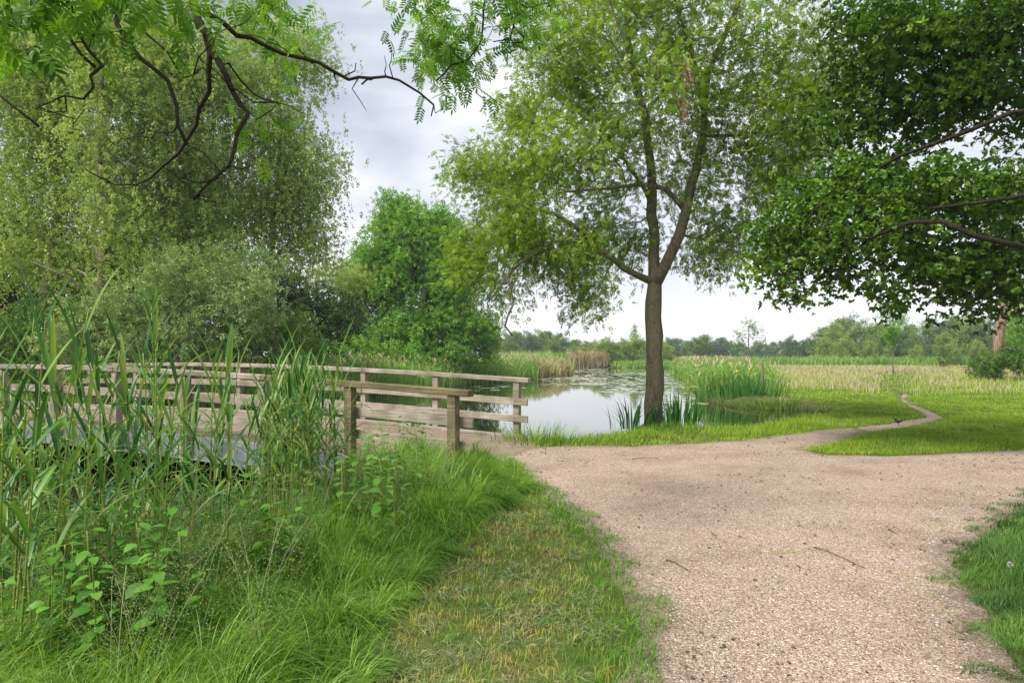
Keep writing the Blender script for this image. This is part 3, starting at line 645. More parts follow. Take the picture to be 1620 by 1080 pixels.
T_NA = T_merge([T_place(T_leaf2(.17, 4, 0, .03, .12), (0, .22 + .62 * k / 4, -.2 * (.22 + .62 * k / 4) ** 2), (sx, .6, -.25), (0, 0, 1), .34) for k in range(5) for sx in (-1, 1)] +
               [T_place(T_leaf2(.17, 4, 0, .03, .12), (0, .92, -.18), (0, 1, -.4), (0, 0, 1), .34), (np.array([[-.006, 0, 0], [.006, 0, 0], [.006, .95, -.2], [-.006, .95, -.2]]), np.array([[0, 1, 2, 3]]))])
tg = blob_targets(nb)
def near_leaves(t, d):
    c = np.array([-1.5, 4.5, 5.]); k = t[:, 1] < 4.45
    a = foliage(t[k], d[k], T_NA, 4, .10, .18, .05, center=c); b = foliage(t[~k], d[~k], T_NA, 7, .13, .15, .2, center=c)
    a.add(np.concatenate(b.V), np.concatenate(b.Q), None, np.concatenate(b.A)); return a
for lk in (2, 3, 7, 8, 9, 10, 11, 12, 13, 19):          # crooked side twigs on the boughs
    P_ = smooth_line(limbs[lk][0], .05); lo = int(len(P_) * .35)
    for _ in range(7 if lk in (2, 3, 7) else 4):
        q = P_[int(rng.integers(lo, len(P_)))]; dd = nrm(rn(3)); l = uni(.12, .42); e2 = nrm(dd + rn(3) * .9)
        limbs.append(([q, q + dd * l * .4, q + dd * l * .4 + e2 * l * .4, q + dd * l * .4 + e2 * l * .4 + nrm(e2 + rn(3)) * l * .35], .006, .0022))
make_tree('overhanging_ash_tree', 'near ash tree whose dark mossy boughs hang into the view from the top left', 'tree', tb, limbs, tg, 'wetbark',
          near_leaves, 'nearleaf', step=.09, tip=.003, wig=.14)

# --- big oak on the right, trunk out of the frame
def O_(u, v, Y=11.): return P(u, v, Y)
ob = np.array([13.4, 12.0, -.05])
limbs = [([ob, ob + [0, 0, .4], ob + [-.1, 0, 2.5], ob + [-.2, 0, 5], ob + [-.3, 0, 8], ob + [-.3, 0, 11]], .55, .14),
         ([ob + [-.1, 0, 3.0], O_(1760, 400, 10.5), O_(1680, 398, 9.4), O_(1620, 392, 9), O_(1545, 375, 9), O_(1490, 352, 9.2), O_(1440, 352, 9.6), O_(1380, 375, 10.4), O_(1330, 380, 11)], .105, .02),
         ([ob + [-.2, 0, 5.0], O_(1760, 160, 10.6), O_(1660, 172, 9.6), O_(1600, 180, 9.4), O_(1530, 210, 9.4), O_(1480, 225, 9.6), O_(1420, 248, 10), O_(1360, 290), O_(1290, 330)], .08, .015),
         ([ob + [-.2, 0, 6.5], O_(1700, 0, 11.5), O_(1600, 10), O_(1500, 30), O_(1420, 40), O_(1350, 60)], .12, .02),
         ([ob + [-.1, 0, 3.4], O_(1750, 300, 9.5), O_(1650, 300, 9), O_(1560, 320, 9), O_(1470, 330, 9.2)], .09, .02),
         ([O_(1545, 375), O_(1530, 420), O_(1500, 450), O_(1480, 470)], .02, .008), ([O_(1380, 375), O_(1330, 410), O_(1270, 440), O_(1225, 460)], .02, .008)]
ok = [(1380, 50, 11, 80, 70, 1.8, 60), (1480, 60, 11, 100, 80, 1.8, 80), (1590, 60, 11, 100, 90, 1.8, 80), (1330, 180, 12, 70, 60, 1.4, 44), (1450, 170, 11.5, 90, 55, 1.6, 62), (1560, 140, 11, 80, 45, 1.6, 44), (1650, 190, 10.5, 50, 40, 1.4, 22),
      (1340, 290, 12, 80, 45, 1.3, 46), (1265, 345, 12, 62, 45, 1.1, 34), (1225, 415, 12, 48, 32, 1., 19), (1300, 400, 11.6, 70, 40, 1.1, 36), (1400, 370, 11, 90, 42, 1.3, 52), (1400, 310, 11, 80, 35, 1.3, 34), (1480, 315, 10.5, 80, 40, 1.4, 40), (1600, 315, 10, 70, 36, 1.4, 34),
      (1470, 425, 11, 72, 28, 1.2, 28), (1560, 425, 10.5, 80, 38, 1.3, 44), (1415, 468, 11, 16, 20, .5, 6), (1610, 468, 10.5, 55, 24, 1.1, 16), (1350, 440, 11.4, 40, 16, .8, 9), (1255, 462, 11.8, 20, 12, .5, 4), (1510, 478, 10.6, 22, 10, .4, 3),
      (1750, 200, 10.5, 120, 250, 2.4, 90), (1500, -90, 11.5, 240, 70, 2.5, 90)]
tg = blob_targets(ok, .84)
make_tree('oak_tree', 'dark green oak whose heavy limbs reach over the meadow from the right edge', 'tree', ob, limbs, tg, 'oakbark',
          lambda t, d: foliage(t, d, OAK, 24, .18, .078, .12, center=O_(1500, 250)), 'oakleaf', step=.35, tip=.006)

# --- weeping birches beyond the bridge
def birch_leaves(t, d, ll):
    g = weeping(t, 6, .85, 16, ll, .5)
    f = foliage(t, d, T_tuft(6, .24), 30, .42, ll * 2.1, .45, clump=.3); g.add(np.concatenate(f.V), np.concatenate(f.Q), None, np.concatenate(f.A)); return g
def birch(label, u, Y, lean, blobs, dens=1.35, trunk_top=20, r=.16, leaf='birchleaf', ll=.072, name='birch_tree'):
    x = (u - CX) * Y / F; base = np.array([x, Y, float(zg(x, Y)) - .05])
    H = EYE - (trunk_top - HZ) * Y / F
    pts = [base, base + [0, 0, .3]] + [base + [lean * k / 5 + .12 * rn(), .12 * rn(), H * k / 5] for k in range(1, 6)]
    tg = blob_targets(blobs, dens)
    lim = [(pts, r, .03)]
    for k in range(7):
        h = H * uni(.25, .9); a = uni(0, 6.28); l = uni(1., 2.6) * (1.2 - h / H); q = base + [lean * h / H, 0, h]
        lim.append(([q, q + [math.cos(a) * l * .5, math.sin(a) * l * .5, .5 * l], q + [math.cos(a) * l, math.sin(a) * l, .7 * l]], r * .35, .012))
    return make_tree(name, label, 'tree', base, lim, tg, 'birchbark', lambda t, d: birch_leaves(t, d, ll), leaf, step=.5, tip=.007)
birch('tall weeping birch at the far left edge behind the reeds', 84, 21, .2, [(60, 120, 21, 110, 80, 1.8, 70), (60, 220, 21, 90, 60, 1.8, 45), (120, 60, 21, 80, 50, 1.6, 34), (40, 310, 21, 70, 45, 1.5, 24), (20, 40, 21, 70, 60, 1.5, 22), (130, 330, 21, 36, 60, 1.2, 14), (30, 400, 21, 60, 40, 1.4, 20), (120, 420, 21, 40, 40, 1.2, 14)], 1.6, -60, .2)
birch('weeping birch with a pale trunk right of the leftmost birch', 160, 19.5, .1, [(190, 150, 20, 70, 70, 1.6, 42), (180, 260, 20, 65, 60, 1.5, 34), (210, 350, 19.5, 60, 45, 1.3, 22), (200, 410, 19.5, 50, 30, 1.2, 16), (150, 60, 20, 60, 50, 1.5, 22)], 1.6, 0, .17)
birch('broad weeping birch in the middle of the birch group', 300, 22, .3, [(300, 120, 22, 90, 80, 1.9, 64), (300, 230, 22, 90, 60, 1.8, 54), (290, 330, 22, 90, 55, 1.8, 44), (320, 400, 21, 70, 30, 1.4, 14), (260, 60, 22, 70, 50, 1.7, 26)], 1.6, 20, .18)
birch('tallest birch at the right of the group with strands trailing against the sky', 430, 24, .2, [(480, 85, 24, 45, 42, 1.4, 18), (415, 130, 24, 75, 75, 1.7, 44), (440, 220, 24, 68, 50, 1.7, 40), (470, 300, 24, 55, 60, 1.7, 40), (400, 330, 24, 70, 60, 1.7, 40), (480, 380, 24, 45, 35, 1.4, 18), (505, 255, 24, 22, 22, .9, 7), (400, 40, 24, 50, 30, 1.3, 14)], 1.6, 20, .18)

# --- generic leafy trees and shrubs from lobes
def lobed(name, label, cat, u, Y, blobs, leafm, tmpl=TUFT, per=10, spread=.25, size=.16, r=.15, stems=1, wood='graybark', dens=1., group=None, step=.5, topf=.75):
    x = (u - CX) * Y / F; base = np.array([x, Y, float(zg(x, Y)) - .05]); tg = blob_targets(blobs, dens)
    top = tg[:, 2].max(); lim = []
    for k in range(stems):
        a = uni(0, 6.28); l = 0 if k == 0 else uni(.4, 1.2)
        lim.append(([base + [0, 0, 0], base + [math.cos(a) * l * .3, math.sin(a) * l * .3, top * topf * .3], base + [math.cos(a) * l, math.sin(a) * l, top * topf]], r, r * .25))
    tg[:, 2] = np.maximum(tg[:, 2], .15)
    return make_tree(name, label, cat, base, lim, tg, wood, lambda t, d: foliage(t, d, tmpl, per, spread, size, .1), leafm, group=group, step=step, tip=.008)
lobed('alder_tree', 'round bright green tree behind the reeds left of the lone ash', 'tree', 672, 45,
      [(630, 335, 45, 34, 24, 1.5, 20), (660, 375, 45, 78, 45, 2.3, 70), (640, 440, 45, 95, 55, 2.8, 95), (715, 450, 45, 52, 60, 2.4, 56), (590, 420, 45, 42, 45, 1.8, 26), (680, 510, 45, 95, 40, 2.8, 72), (600, 530, 45, 85, 36, 2.4, 54), (745, 520, 45, 46, 38, 1.8, 34), (570, 470, 45, 40, 40, 1.8, 20), (680, 555, 45, 110, 18, 2.4, 40), (775, 528, 45, 14, 16, .6, 4), (700, 360, 45, 30, 25, 1.4, 12)],
      'alderleaf', TUFT, 26, .38, .36, .26, 3, 'graybark', 1.9)
lobed('birch_tree', 'small yellowish birch leaning beside the round green tree', 'tree', 500, 33, [(520, 445, 33, 58, 30, 1.6, 40), (560, 435, 33, 26, 20, 1., 10), (480, 500, 33, 65, 42, 1.6, 44), (440, 440, 33, 60, 45, 1.5, 40), (540, 500, 33, 50, 40, 1.4, 30)], 'birchleaf', T_tuft(6, .2), 22, .28, .19, .12, 2, 'birchbark', 1.1)
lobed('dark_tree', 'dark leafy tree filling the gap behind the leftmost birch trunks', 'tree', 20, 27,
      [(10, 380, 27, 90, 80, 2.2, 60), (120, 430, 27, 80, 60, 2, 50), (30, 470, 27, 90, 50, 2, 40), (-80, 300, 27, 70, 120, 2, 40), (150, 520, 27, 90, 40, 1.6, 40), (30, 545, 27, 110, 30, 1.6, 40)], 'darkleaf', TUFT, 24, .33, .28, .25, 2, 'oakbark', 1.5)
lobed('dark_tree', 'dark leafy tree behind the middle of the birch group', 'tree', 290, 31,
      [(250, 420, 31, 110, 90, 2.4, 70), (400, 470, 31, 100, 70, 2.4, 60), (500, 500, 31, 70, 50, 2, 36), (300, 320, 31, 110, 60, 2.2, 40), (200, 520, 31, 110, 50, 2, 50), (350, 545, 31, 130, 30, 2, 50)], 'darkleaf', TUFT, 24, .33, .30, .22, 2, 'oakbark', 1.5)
lobed('willow_bush', 'silvery green willow bush beyond the bridge in front of the birches', 'bush', 320, 18.5,
      [(310, 440, 18.5, 75, 42, 1.2, 42), (250, 480, 18.5, 70, 45, 1.2, 38), (370, 480, 18.5, 70, 50, 1.3, 46), (300, 530, 18.5, 115, 42, 1.4, 60), (200, 530, 18.5, 50, 45, 1.1, 26), (400, 430, 18.8, 45, 35, 1., 18)], 'willowleaf', T_tuft(6, .17), 18, .2, .19, .06, 5, 'graybark', 1.1)
lobed('elder_bush', 'fresh green bush squeezed between the pale birch trunk and the willow bush', 'bush', 200, 20,
      [(205, 440, 20, 40, 35, 1., 18), (185, 500, 20, 55, 45, 1., 26)], 'shrubleaf', TUFT, 16, .2, .2, .06, 3, 'graybark')
lobed('bramble_bush', 'low bright leafy bramble behind the bridge at the far left', 'bush', 60, 20,
      [(60, 520, 20, 80, 42, 1., 46), (130, 545, 20, 60, 34, 1., 30), (-20, 540, 20, 60, 50, 1, 26), (20, 590, 19.8, 80, 24, .8, 22)], 'shrubleaf', TUFT, 16, .2, .2, .03, 4, 'graybark')
lobed('sallow_bush', 'pale leafy sallow bush low between the bramble and the willow bush', 'bush', 150, 18.6,
      [(150, 500, 18.6, 55, 40, 1., 30), (110, 545, 18.6, 50, 30, 1., 24), (200, 560, 18.6, 60, 26, 1., 24)], 'willowleaf', T_tuft(6, .17), 18, .2, .19, .05, 4, 'graybark', 1.1)
lobed('hazel_bush', 'fresh green bush low between the willow bush and the yellowish birch', 'bush', 440, 20,
      [(440, 520, 20, 55, 44, 1., 34), (480, 555, 20, 40, 26, 1., 18), (390, 560, 20, 60, 22, 1., 18)], 'shrubleaf', TUFT, 16, .2, .2, .05, 4)
lobed('hawthorn_bush', 'dark low bush at the foot of the round green tree', 'bush', 560, 42,
      [(560, 555, 42, 60, 22, 1.2, 30), (480, 555, 41, 60, 25, 1.2, 26), (640, 562, 42, 80, 16, 1.2, 30)], 'alderleaf', TUFT, 20, .3, .32, .05, 3)

# ------------------------------------------------------------------ far trees
def proto_tree(kind):
    """unit trees about 10 m tall, standing at the origin"""
    if kind == 0: bl = [(0, 0, 6.2, 3.2, 3.0, 3.2, 60), (-1.8, 0, 4.0, 2.2, 2.4, 2.6, 30), (1.9, 0, 4.2, 2.2, 2.4, 2.6, 30), (0, 0, 2.0, 3.2, 2.6, 1.6, 30), (.6, 0, 8.4, 1.7, 1.7, 1.3, 16)]
    elif kind == 1: bl = [(0, 0, 7.6, 1.6, 1.6, 2.2, 26), (-1.3, .3, 5.4, 1.7, 1.6, 1.6, 20), (1.4, -.2, 5.0, 1.8, 1.6, 1.8, 22), (0, 0, 2.6, 2.2, 2.0, 1.8, 26)]
    elif kind == 2: bl = [(0, 0, 4.6, 4.2, 3.6, 3.6, 70), (-2.8, 0, 3.2, 2.0, 2.0, 2.6, 24), (2.8, 0, 3.4, 2.2, 2.0, 2.8, 26), (0.5, 0, 7.8, 2.0, 2.0, 1.6, 22), (0, 0, 1.3, 4.2, 3.4, 1.3, 34)]
    else: bl = [(-1.0, 0, 6.6, 1.5, 1.5, 1.2, 10), (1.1, 0, 7.6, 1.4, 1.4, 1.3, 10), (.2, 0, 9.0, 1.2, 1.2, .9, 7), (1.8, 0, 5.4, 1.2, 1.3, .8, 8), (-1.7, 0, 4.7, 1.3, 1.3, .8, 8), (0, 0, 4.0, 1.2, 1.3, 1.0, 6)]
    tg = world_blobs(bl); lim = [([(0, 0, -.1), (0, 0, .5), (.1, .05, 4), (.15, 0, 8.)], .2, .05)]
    g, tg, td = grow(lim, tg, step=.9, tip=.02)
    fg = foliage(tg, td, TUFT, 22 if kind != 3 else 12, .42, .5 if kind != 3 else .42, .1, clump=.3)
    return g, fg
protos = []
for k in range(4):
    g_, f_ = proto_tree(k); protos.append([g_, f_, {}])
def far_tree(u, Y, vtop, kind, leafm, label, group, wid=1., cat='tree', name='tree', vb=None):
    g_, f_, cache = protos[kind]
    x = (u - CX) * Y / F; H = EYE - (vtop - HZ) * Y / F; s = H / 9.3
    t = empty(name, (x, Y, float(zg(x, Y))), label, cat, group)
    if leafm not in cache:
        o1 = g_.build('trunk', M['graybark'], t); o2 = f_.build('crown', M[leafm], t, smooth=False); cache[leafm] = (o1, o2)
    else:
        for q in cache[leafm]: c = q.copy(); COL.objects.link(c); c.parent = t
    t.scale = (s * wid, s * wid, s); t.rotation_euler = (0, 0, uni(0, 6.28))
    return t
gl = 'trees of the far wood beyond the left reeds'
for k, (u, v) in enumerate([(772, 545), (786, 535), (800, 529), (816, 526), (832, 525), (850, 524), (868, 527), (884, 531), (898, 535), (912, 538), (925, 540), (808, 533), (842, 529), (876, 534), (905, 541), (794, 538)]):
    far_tree(u, 150 - 14 * (k > 10) + uni(-4, 4), v + (5 if k > 10 else 0) + uni(-1, 1), k % 3 if k % 3 != 1 else 2, 'farleaf' if k % 2 else 'farleaf3', 'rounded tree in the small wood beyond the left reeds', gl, 1.15)
gl = 'trees of the far line across the water'
for k in range(34):
    u = 930 + k * 11 + uni(-3, 3); far_tree(u, 215 + uni(-12, 12), 541 + 3 * math.sin(k * .9) + uni(-4, 4) + (3 if 22 < k < 28 else 0), int(rng.integers(0, 3)), ['farleaf3', 'farleaf3', 'farleaf'][k % 3], 'small bluish tree in the distant line across the pond', gl, 1.2)
gl = 'willow bushes on the far shore'
for k, (u, v, Y) in enumerate([(962, 538, 111), (985, 545, 112), (1010, 535, 113), (1040, 540, 114), (1055, 548, 113), (925, 548, 122), (905, 550, 124), (940, 543, 122)]):
    far_tree(u, Y - 1, v - 3, 2, 'farleaf2', 'yellow green willow bush on the far shore of the pond', gl, 1.35, 'bush', 'bush')
far_tree(1003, 116, 519, 3, 'farleaf', 'thin airy tree poking above the far shore bushes just left of the ash trunk', None, .9)
far_tree(1100, 150, 534, 1, 'farleaf', 'slim pale tree rising above the distant line just right of the ash trunk', None, 1.3)
far_tree(1113, 152, 531, 0, 'farleaf', 'taller grey green tree in the distance right of the ash trunk', None, 1.2)
far_tree(1183, 90, 512, 3, 'farleaf', 'open crowned small tree behind the reed clump right of the pond', None, 1.15)
far_tree(1252, 150, 532, 2, 'farleaf3', 'round blue green tree standing in the distance behind the meadow', None, 1.0)
far_tree(1275, 152, 538, 0, 'farleaf3', 'smaller round tree at the right shoulder of the blue green tree', None, 1.2)
gl = 'trees of the wood edge behind the meadow'
for k, (u, v, Y) in enumerate([(1300, 520, 118), (1318, 512, 116), (1335, 506, 118), (1350, 503, 120), (1368, 508, 114), (1385, 514, 112), (1400, 520, 112), (1420, 522, 114), (1440, 516, 112), (1458, 512, 110), (1476, 508, 108), (1496, 511, 106), (1515, 503, 106), (1535, 501, 104), (1556, 508, 102), (1575, 505, 100), (1600, 500, 98), (1630, 492, 96), (1308, 535, 108), (1340, 532, 106), (1375, 540, 104), (1405, 545, 102), (1450, 546, 100), (1545, 540, 96), (1510, 548, 96)]):
    far_tree(u, Y, v, [0, 2, 0, 3, 2, 0][k % 6], ['farleaf', 'farleaf2', 'farleaf', 'farleaf3'][k % 4] if k < 18 else 'farleaf2', 'leafy tree in the wood edge behind the meadow on the right', gl, .95)
far_tree(1493, 82, 527, 1, 'farleaf2', 'pale green conical bush standing alone at the meadow edge', None, .95, 'bush', 'bush')
# dead tree
def bare(name, label, u, Y, vtop, n=6, m='graybark', r=.06):
    x = (u - CX) * Y / F; H = EYE - (vtop - HZ) * Y / F; b = np.array([x, Y, float(zg(x, Y)) - .05]); lim = [([b, b + [.1, 0, H * .5], b + [-.15, 0, H]], r, r * .3)]
    for k in range(n):
        h = H * uni(.35, .9); a = uni(0, 6.28); l = H * uni(.1, .25); lim.append(([b + [0, 0, h], b + [math.cos(a) * l, math.sin(a) * l, h + l * 1.2]], r * .4, .01))
    t = empty(name, tuple(b), label, 'tree'); g, _, _ = grow(lim, [], step=.6); g.build('trunk', M[m], t, origin=tuple(b)); return t
bare('dead_tree', 'leafless dead tree beside the open crowned small tree', 1211, 90, 521)
# sapling in the meadow
YS = 62.
lobed('sapling', 'slender young tree standing alone in the meadow beyond the winding trail', 'tree', 1413, YS,
      [(1411, 518, YS, 13, 26, .8, 34), (1405, 495, YS, 12, 12, .6, 9), (1424, 505, YS, 8, 20, .6, 9), (1400, 482, YS, 4, 8, .3, 2), (1412, 545, YS, 9, 8, .5, 5)], 'alderleaf', TUFT, 18, .2, .26, .07, 1, 'graybark', 1, topf=.9)
# pine at the right
YP = 42.
x_ = (1577 - CX) * YP / F; pb = np.array([x_, YP, -.05])
lim = [([pb, P(1578, 550, YP), P(1583, 510, YP), P(1590, 470, YP), P(1596, 420, YP), P(1600, 360, YP)], .30, .12)]
tgp = blob_targets([(1600, 420, YP, 60, 30, 2, 20), (1600, 370, YP, 70, 30, 2, 24), (1650, 400, YP, 40, 30, 1.5, 10)])
make_tree('pine_tree', 'pink barked pine trunk with a crown hidden behind the oak at far right', 'tree', pb, lim, tgp, 'pinebark', lambda t, d: foliage(t, d, TUFT, 14, .4, .35, .1), 'darkleaf', step=.6)
lobed('ivy_bush', 'dark green bush wrapped round the foot of the pine trunk', 'bush', 1580, 41,
      [(1575, 578, 41, 32, 18, 1.2, 36), (1602, 566, 41, 30, 26, 1.2, 40), (1556, 588, 41, 18, 9, .8, 12), (1640, 565, 41, 40, 34, 1.3, 40)], 'oakleaf', TUFT, 16, .2, .26, .04, 3)
lobed('broadleaf_tree', 'mid green tree crowding the right edge behind the pine trunk', 'tree', 1660, 50,
      [(1625, 500, 50, 34, 40, 2, 30), (1680, 470, 50, 60, 60, 2.5, 50), (1640, 540, 50, 50, 25, 2, 30)], 'alderleaf', TUFT, 16, .35, .4, .2, 1)

# ------------------------------------------------------------------ grasses
def px_scatter(n, ulo, uhi, vlo, vhi, z=0., power=1.):
    u = uni(ulo, uhi, n); v = vlo + (vhi - vlo) * uni(0, 1, n) ** power; Y = (EYE - z) * F / (v - HZ); return (u - CX) * Y / F, Y, u, v
def on_ground(x, y): return np.stack([x, y, zg(x, y)], 1)
LANDMASK = lambda x, y, m=.05: sdist(POND, x, y) > m
dPath = lambda x, y: np.minimum(sdist(PATH, x, y), sdist(TRAIL, x, y)) + .06 * (wn(x, y, .3) + .5 * wn(x, y, .11, 4))
VERGE = [G(u, v) for u, v in [(800, 735), (905, 800), (965, 858), (1010, 930), (1048, 1010), (1015, 1075), (960, 1200), (300, 1500), (560, 1100), (600, 1010), (660, 930), (720, 860), (790, 800), (810, 770), (790, 745)]]

# far meadow: green with pinkish seed heads
g = Geo(); gs = Geo()
x, y, u, v = px_scatter(150000, 860, 2000, 576, 720, 0, 1.15)
ok_ = LANDMASK(x, y, .15) & ~((x < 10.6) & (y > 23.3) & (y < 29)) & (dPath(x, y) > .12) & (x > 4) & (y > 11) & ~((u < 1075) & (v < 640)); x, y, v = x[ok_], y[ok_], v[ok_]
tall = np.clip((y - 24) / 16 + .35 * wn(x, y, 6), 0, 1) * (1 - .8 * np.exp(-((x / y - .565) / (.03 + .4 / y)) ** 2 * 1.0) * (y < 70))
near = y < 24
hh = .05 + .05 * uni(0, 1, len(x)) + tall * uni(.15, .38, len(x)); wdt = np.maximum(.006, y * .00085)
aa = np.clip(.42 + .18 * wn(x, y, 2.2, 2) + .22 * tall + uni(-.25, .25, len(x)), 0, 1)
blades(g, on_ground(x, y), hh, wdt, uni(.1, .8, len(x)), None, 2, aa)
tag(g.build('meadow_grass', M['lawn'], smooth=False), 'bright green meadow grass right of the pond', 'grass', kind='stuff')
x, y, u, v = px_scatter(60000, 1130, 2000, 574, 640, 0, 1.6)
ok_ = LANDMASK(x, y, 1) & (x > 10) & (y > 28); x, y = x[ok_], y[ok_]
ok_ = (uni(0, 1, len(x)) < np.clip((y - 27) / 28 + .45 * wn(x, y, 7, 1), 0, .9) * (1 - .9 * np.exp(-((x / y - .565) / .045) ** 2) * (y < 62))); x, y = x[ok_], y[ok_]
b = on_ground(x, y); blades(gs, b, uni(.25, .48, len(x)), np.maximum(.008, y * .0008), uni(.05, .5, len(x)), None, 2)
tag(gs.build('seeding_meadow_grass', M['seed'], smooth=False), 'pinkish seed heads of tall grass across the far meadow', 'grass', kind='stuff')

# lawn strips near the path (short turf) and along the bank
g = Geo()
x = uni(-1, 26, 330000); y = uni(11.3, 27, 330000)
keep = (uni(0, 1, len(x)) < np.clip(13. / y, 0, 1) ** 2.0)
x, y = x[keep], y[keep]; d = dPath(x, y); dp = sdist(POND, x, y)
ok_ = ((d > -.03) | ((d > -.16) & (y > 13.6) & (x > 7) & (rng.random(len(x)) < .35))) & (dp > -.02) & ~((x < 10.8) & (y > 23.3)) & (x < y * .95) & ((x > .35) | (y > 14)); x, y, d, dp = x[ok_], y[ok_], d[ok_], dp[ok_]
bank = np.clip(1.25 - dp / 1.7, 0, 1) * (x < 8); lush = np.clip(bank + .3 * (wn(x, y, 1.3, 2) > .35) + .4 * np.exp(-((x - 9) ** 2 / 9 + (y - 12.2) ** 2 / .3)) , 0, 1) * np.clip(d / .5, .15, 1)
hh = .035 + .035 * uni(0, 1, len(x)) + lush * uni(.05, .30, len(x))
aa = np.clip(.5 + .25 * wn(x, y, 1.7) + .18 * wn(x, y, .4, 5) - .24 * lush + uni(-.25, .25, len(x)), 0, 1)
blades(g, on_ground(x, y), hh, np.maximum(.005, y * .0007), uni(.2, 1., len(x)), None, 2, aa)
tag(g.build('bank_grass', M['lawn'], smooth=False), 'short bright grass between the gravel path and the pond', 'grass', kind='stuff')

# foreground long grass
g = Geo()
FG = [G(u, v) for u, v in [(640, 735), (745, 722), (800, 735), (838, 765), (800, 800), (720, 870), (650, 945), (600, 1010), (540, 1120), (420, 1500), (-900, 1500), (-900, 1010), (-200, 960), (200, 905), (400, 850), (470, 790), (560, 745)]]
x = uni(-7, .6, 160000); y = uni(1.2, 12, 160000)
d = sdist(FG, x, y) + .12 * wn(x, y, .5)
ok_ = (d < 0) & (uni(0, 1, len(x)) < np.clip(4.2 / y, .15, 1) ** 1.2); x, y, d = x[ok_], y[ok_], d[ok_]
tuf = wn(x, y, .55, 5); hh = np.clip(.20 + .08 * tuf + uni(-.08, .12, len(x)), .08, .5) * np.clip(.45 - d * 1.3, .4, 1.15)
blades(g, on_ground(x, y), hh, np.maximum(.004, .0009 * y) * uni(.7, 1.3, len(x)), uni(.35, 1.1, len(x)), None, 3, np.clip(.35 + .3 * tuf + uni(-.3, .3, len(x)), 0, 1), up=.6)
nt_ = 2300; tx = uni(-7, .4, nt_ * 3); ty = 1.4 + 10.6 * uni(0, 1, nt_ * 3) ** 1.5; dd = sdist(FG, tx, ty) + .10 * wn(tx, ty, .5); k = np.where(dd < .0)[0][:nt_]; tx, ty, dd = tx[k], ty[k], dd[k]
nb_ = 46; n = len(tx) * nb_; rp2 = lambda q: np.repeat(q, nb_); a0 = rp2(1.5 * wn(tx, ty, 1.1, 1) - .6 + rn(len(tx)) * .6)
ang = a0 + rn(n) * 1.0; off = uni(0, .09, n); bx_, by_ = rp2(tx) + np.cos(ang) * off, rp2(ty) + np.sin(ang) * off
hump = 1 + .55 * np.exp(-((tx + 1.2) ** 2 / 1.4 + (ty - 8.4) ** 2 / 3)); hh = rp2(uni(.28, .55, len(tx)) * np.clip(.6 - dd * 1.2, .5, 1.1) * hump) * uni(.55, 1.1, n)
blades(g, on_ground(bx_, by_), hh, np.maximum(.0055, .0011 * by_) * uni(.7, 1.3, n), uni(.4, 1.35, n), ang, 6, np.clip(rp2(uni(.1, .85, len(tx))) + rn(n) * .14, 0, 1), up=.66)
tag(g.build('long_grass', M['grass'], smooth=False), 'long arching grass on the ditch bank in the left foreground', 'grass', kind='stuff')

# cut verge with clippings
g = Geo(); gh = Geo()
x = uni(-4, 2.2, 130000); y = uni(1.6, 11, 130000); d = sdist(VERGE, x, y) + .10 * wn(x, y, .5) + .05 * wn(x, y, .15, 3)
ok_ = (d < .05) & (uni(0, 1, len(x)) < np.clip(3.6 / y, .2, 1)); x, y, d = x[ok_], y[ok_], d[ok_]
dp = dPath(x, y); edge = np.exp(-(dp / .28) ** 2)
hh = .03 + uni(0, .05, len(x)) + .06 * edge + .04 * np.clip(wn(x, y, .18, 8), 0, 1)
aa = np.clip(.55 + .42 * wn(x, y, .3, 6) - .75 * edge + uni(-.25, .25, len(x)), 0, 1)
blades(g, on_ground(x, y), hh, np.maximum(.004, .0009 * y), uni(.3, 1.2, len(x)), None, 3, aa)
tag(g.build('cut_grass', M['mown'], smooth=False), 'patchy yellow and green cut grass along the near edge of the path', 'grass', kind='stuff')
x = uni(-4, 2.2, 150000); y = uni(1.8, 10, 150000); d = sdist(VERGE, x, y) + .1 * wn(x, y, .4, 2)
dp = dPath(x, y); w_ = wn(x, y, .5, 3) + .4 * wn(x, y, .2, 6)
ok_ = ((d < 0) & (dp > .22) & (w_ > .0)) | ((np.abs(dp) < .2) & (w_ > .75) & (y < 5.5) & (x > .2)); ok_ &= uni(0, 1, len(x)) < np.clip(3.4 / y, .2, 1)
x, y = x[ok_], y[ok_]; n = len(x); b = on_ground(x, y); b[:, 2] += uni(.015, .065, n)
D = rn(n, 3); D[:, 2] *= .22; inst(gh, T_simple(.03, .0, .2), b, D, rn(n, 3) * .3 + [0, 0, 1], uni(.03, .10, n), uni(0, 1, n))
tag(gh.build('grass_clippings', M['hay'], smooth=False), 'dry grey green mown clippings lying on the verge', 'clippings', kind='stuff')

# right foreground grass
g = Geo()
RG = [G(u, v) for u, v in [(1640, 770), (1600, 800), (1560, 835), (1500, 872), (1495, 905), (1535, 965), (1568, 1040), (1590, 1110), (1640, 1400), (3000, 1400), (3000, 775)]]
x = uni(1.6, 9, 260000); y = uni(1.5, 8.6, 260000); d = sdist(RG, x, y) + .16 * wn(x, y, .4) + .12 * wn(x, y, .17, 2) - .05
ok_ = (d < .0) & (x < y * 1.1 + .6) & (uni(0, 1, len(x)) < np.clip(3.6 / y, .2, 1)) & (uni(0, 1, len(x)) < np.clip(-d * 6 + .6, 0, 1)); x, y, d = x[ok_], y[ok_], d[ok_]
hh = np.clip(-d * .45, .04, .30) * uni(.5, 1.25, len(x)) + .02
blades(g, on_ground(x, y), hh, np.maximum(.004, .0009 * y), uni(.4, 1.2, len(x)), 2.2 * wn(x, y, .35, 7) + uni(-1, 1, len(x)), 4, np.clip(.4 + .3 * wn(x, y, .6, 2) + uni(-.3, .3, len(x)), 0, 1), up=.6)
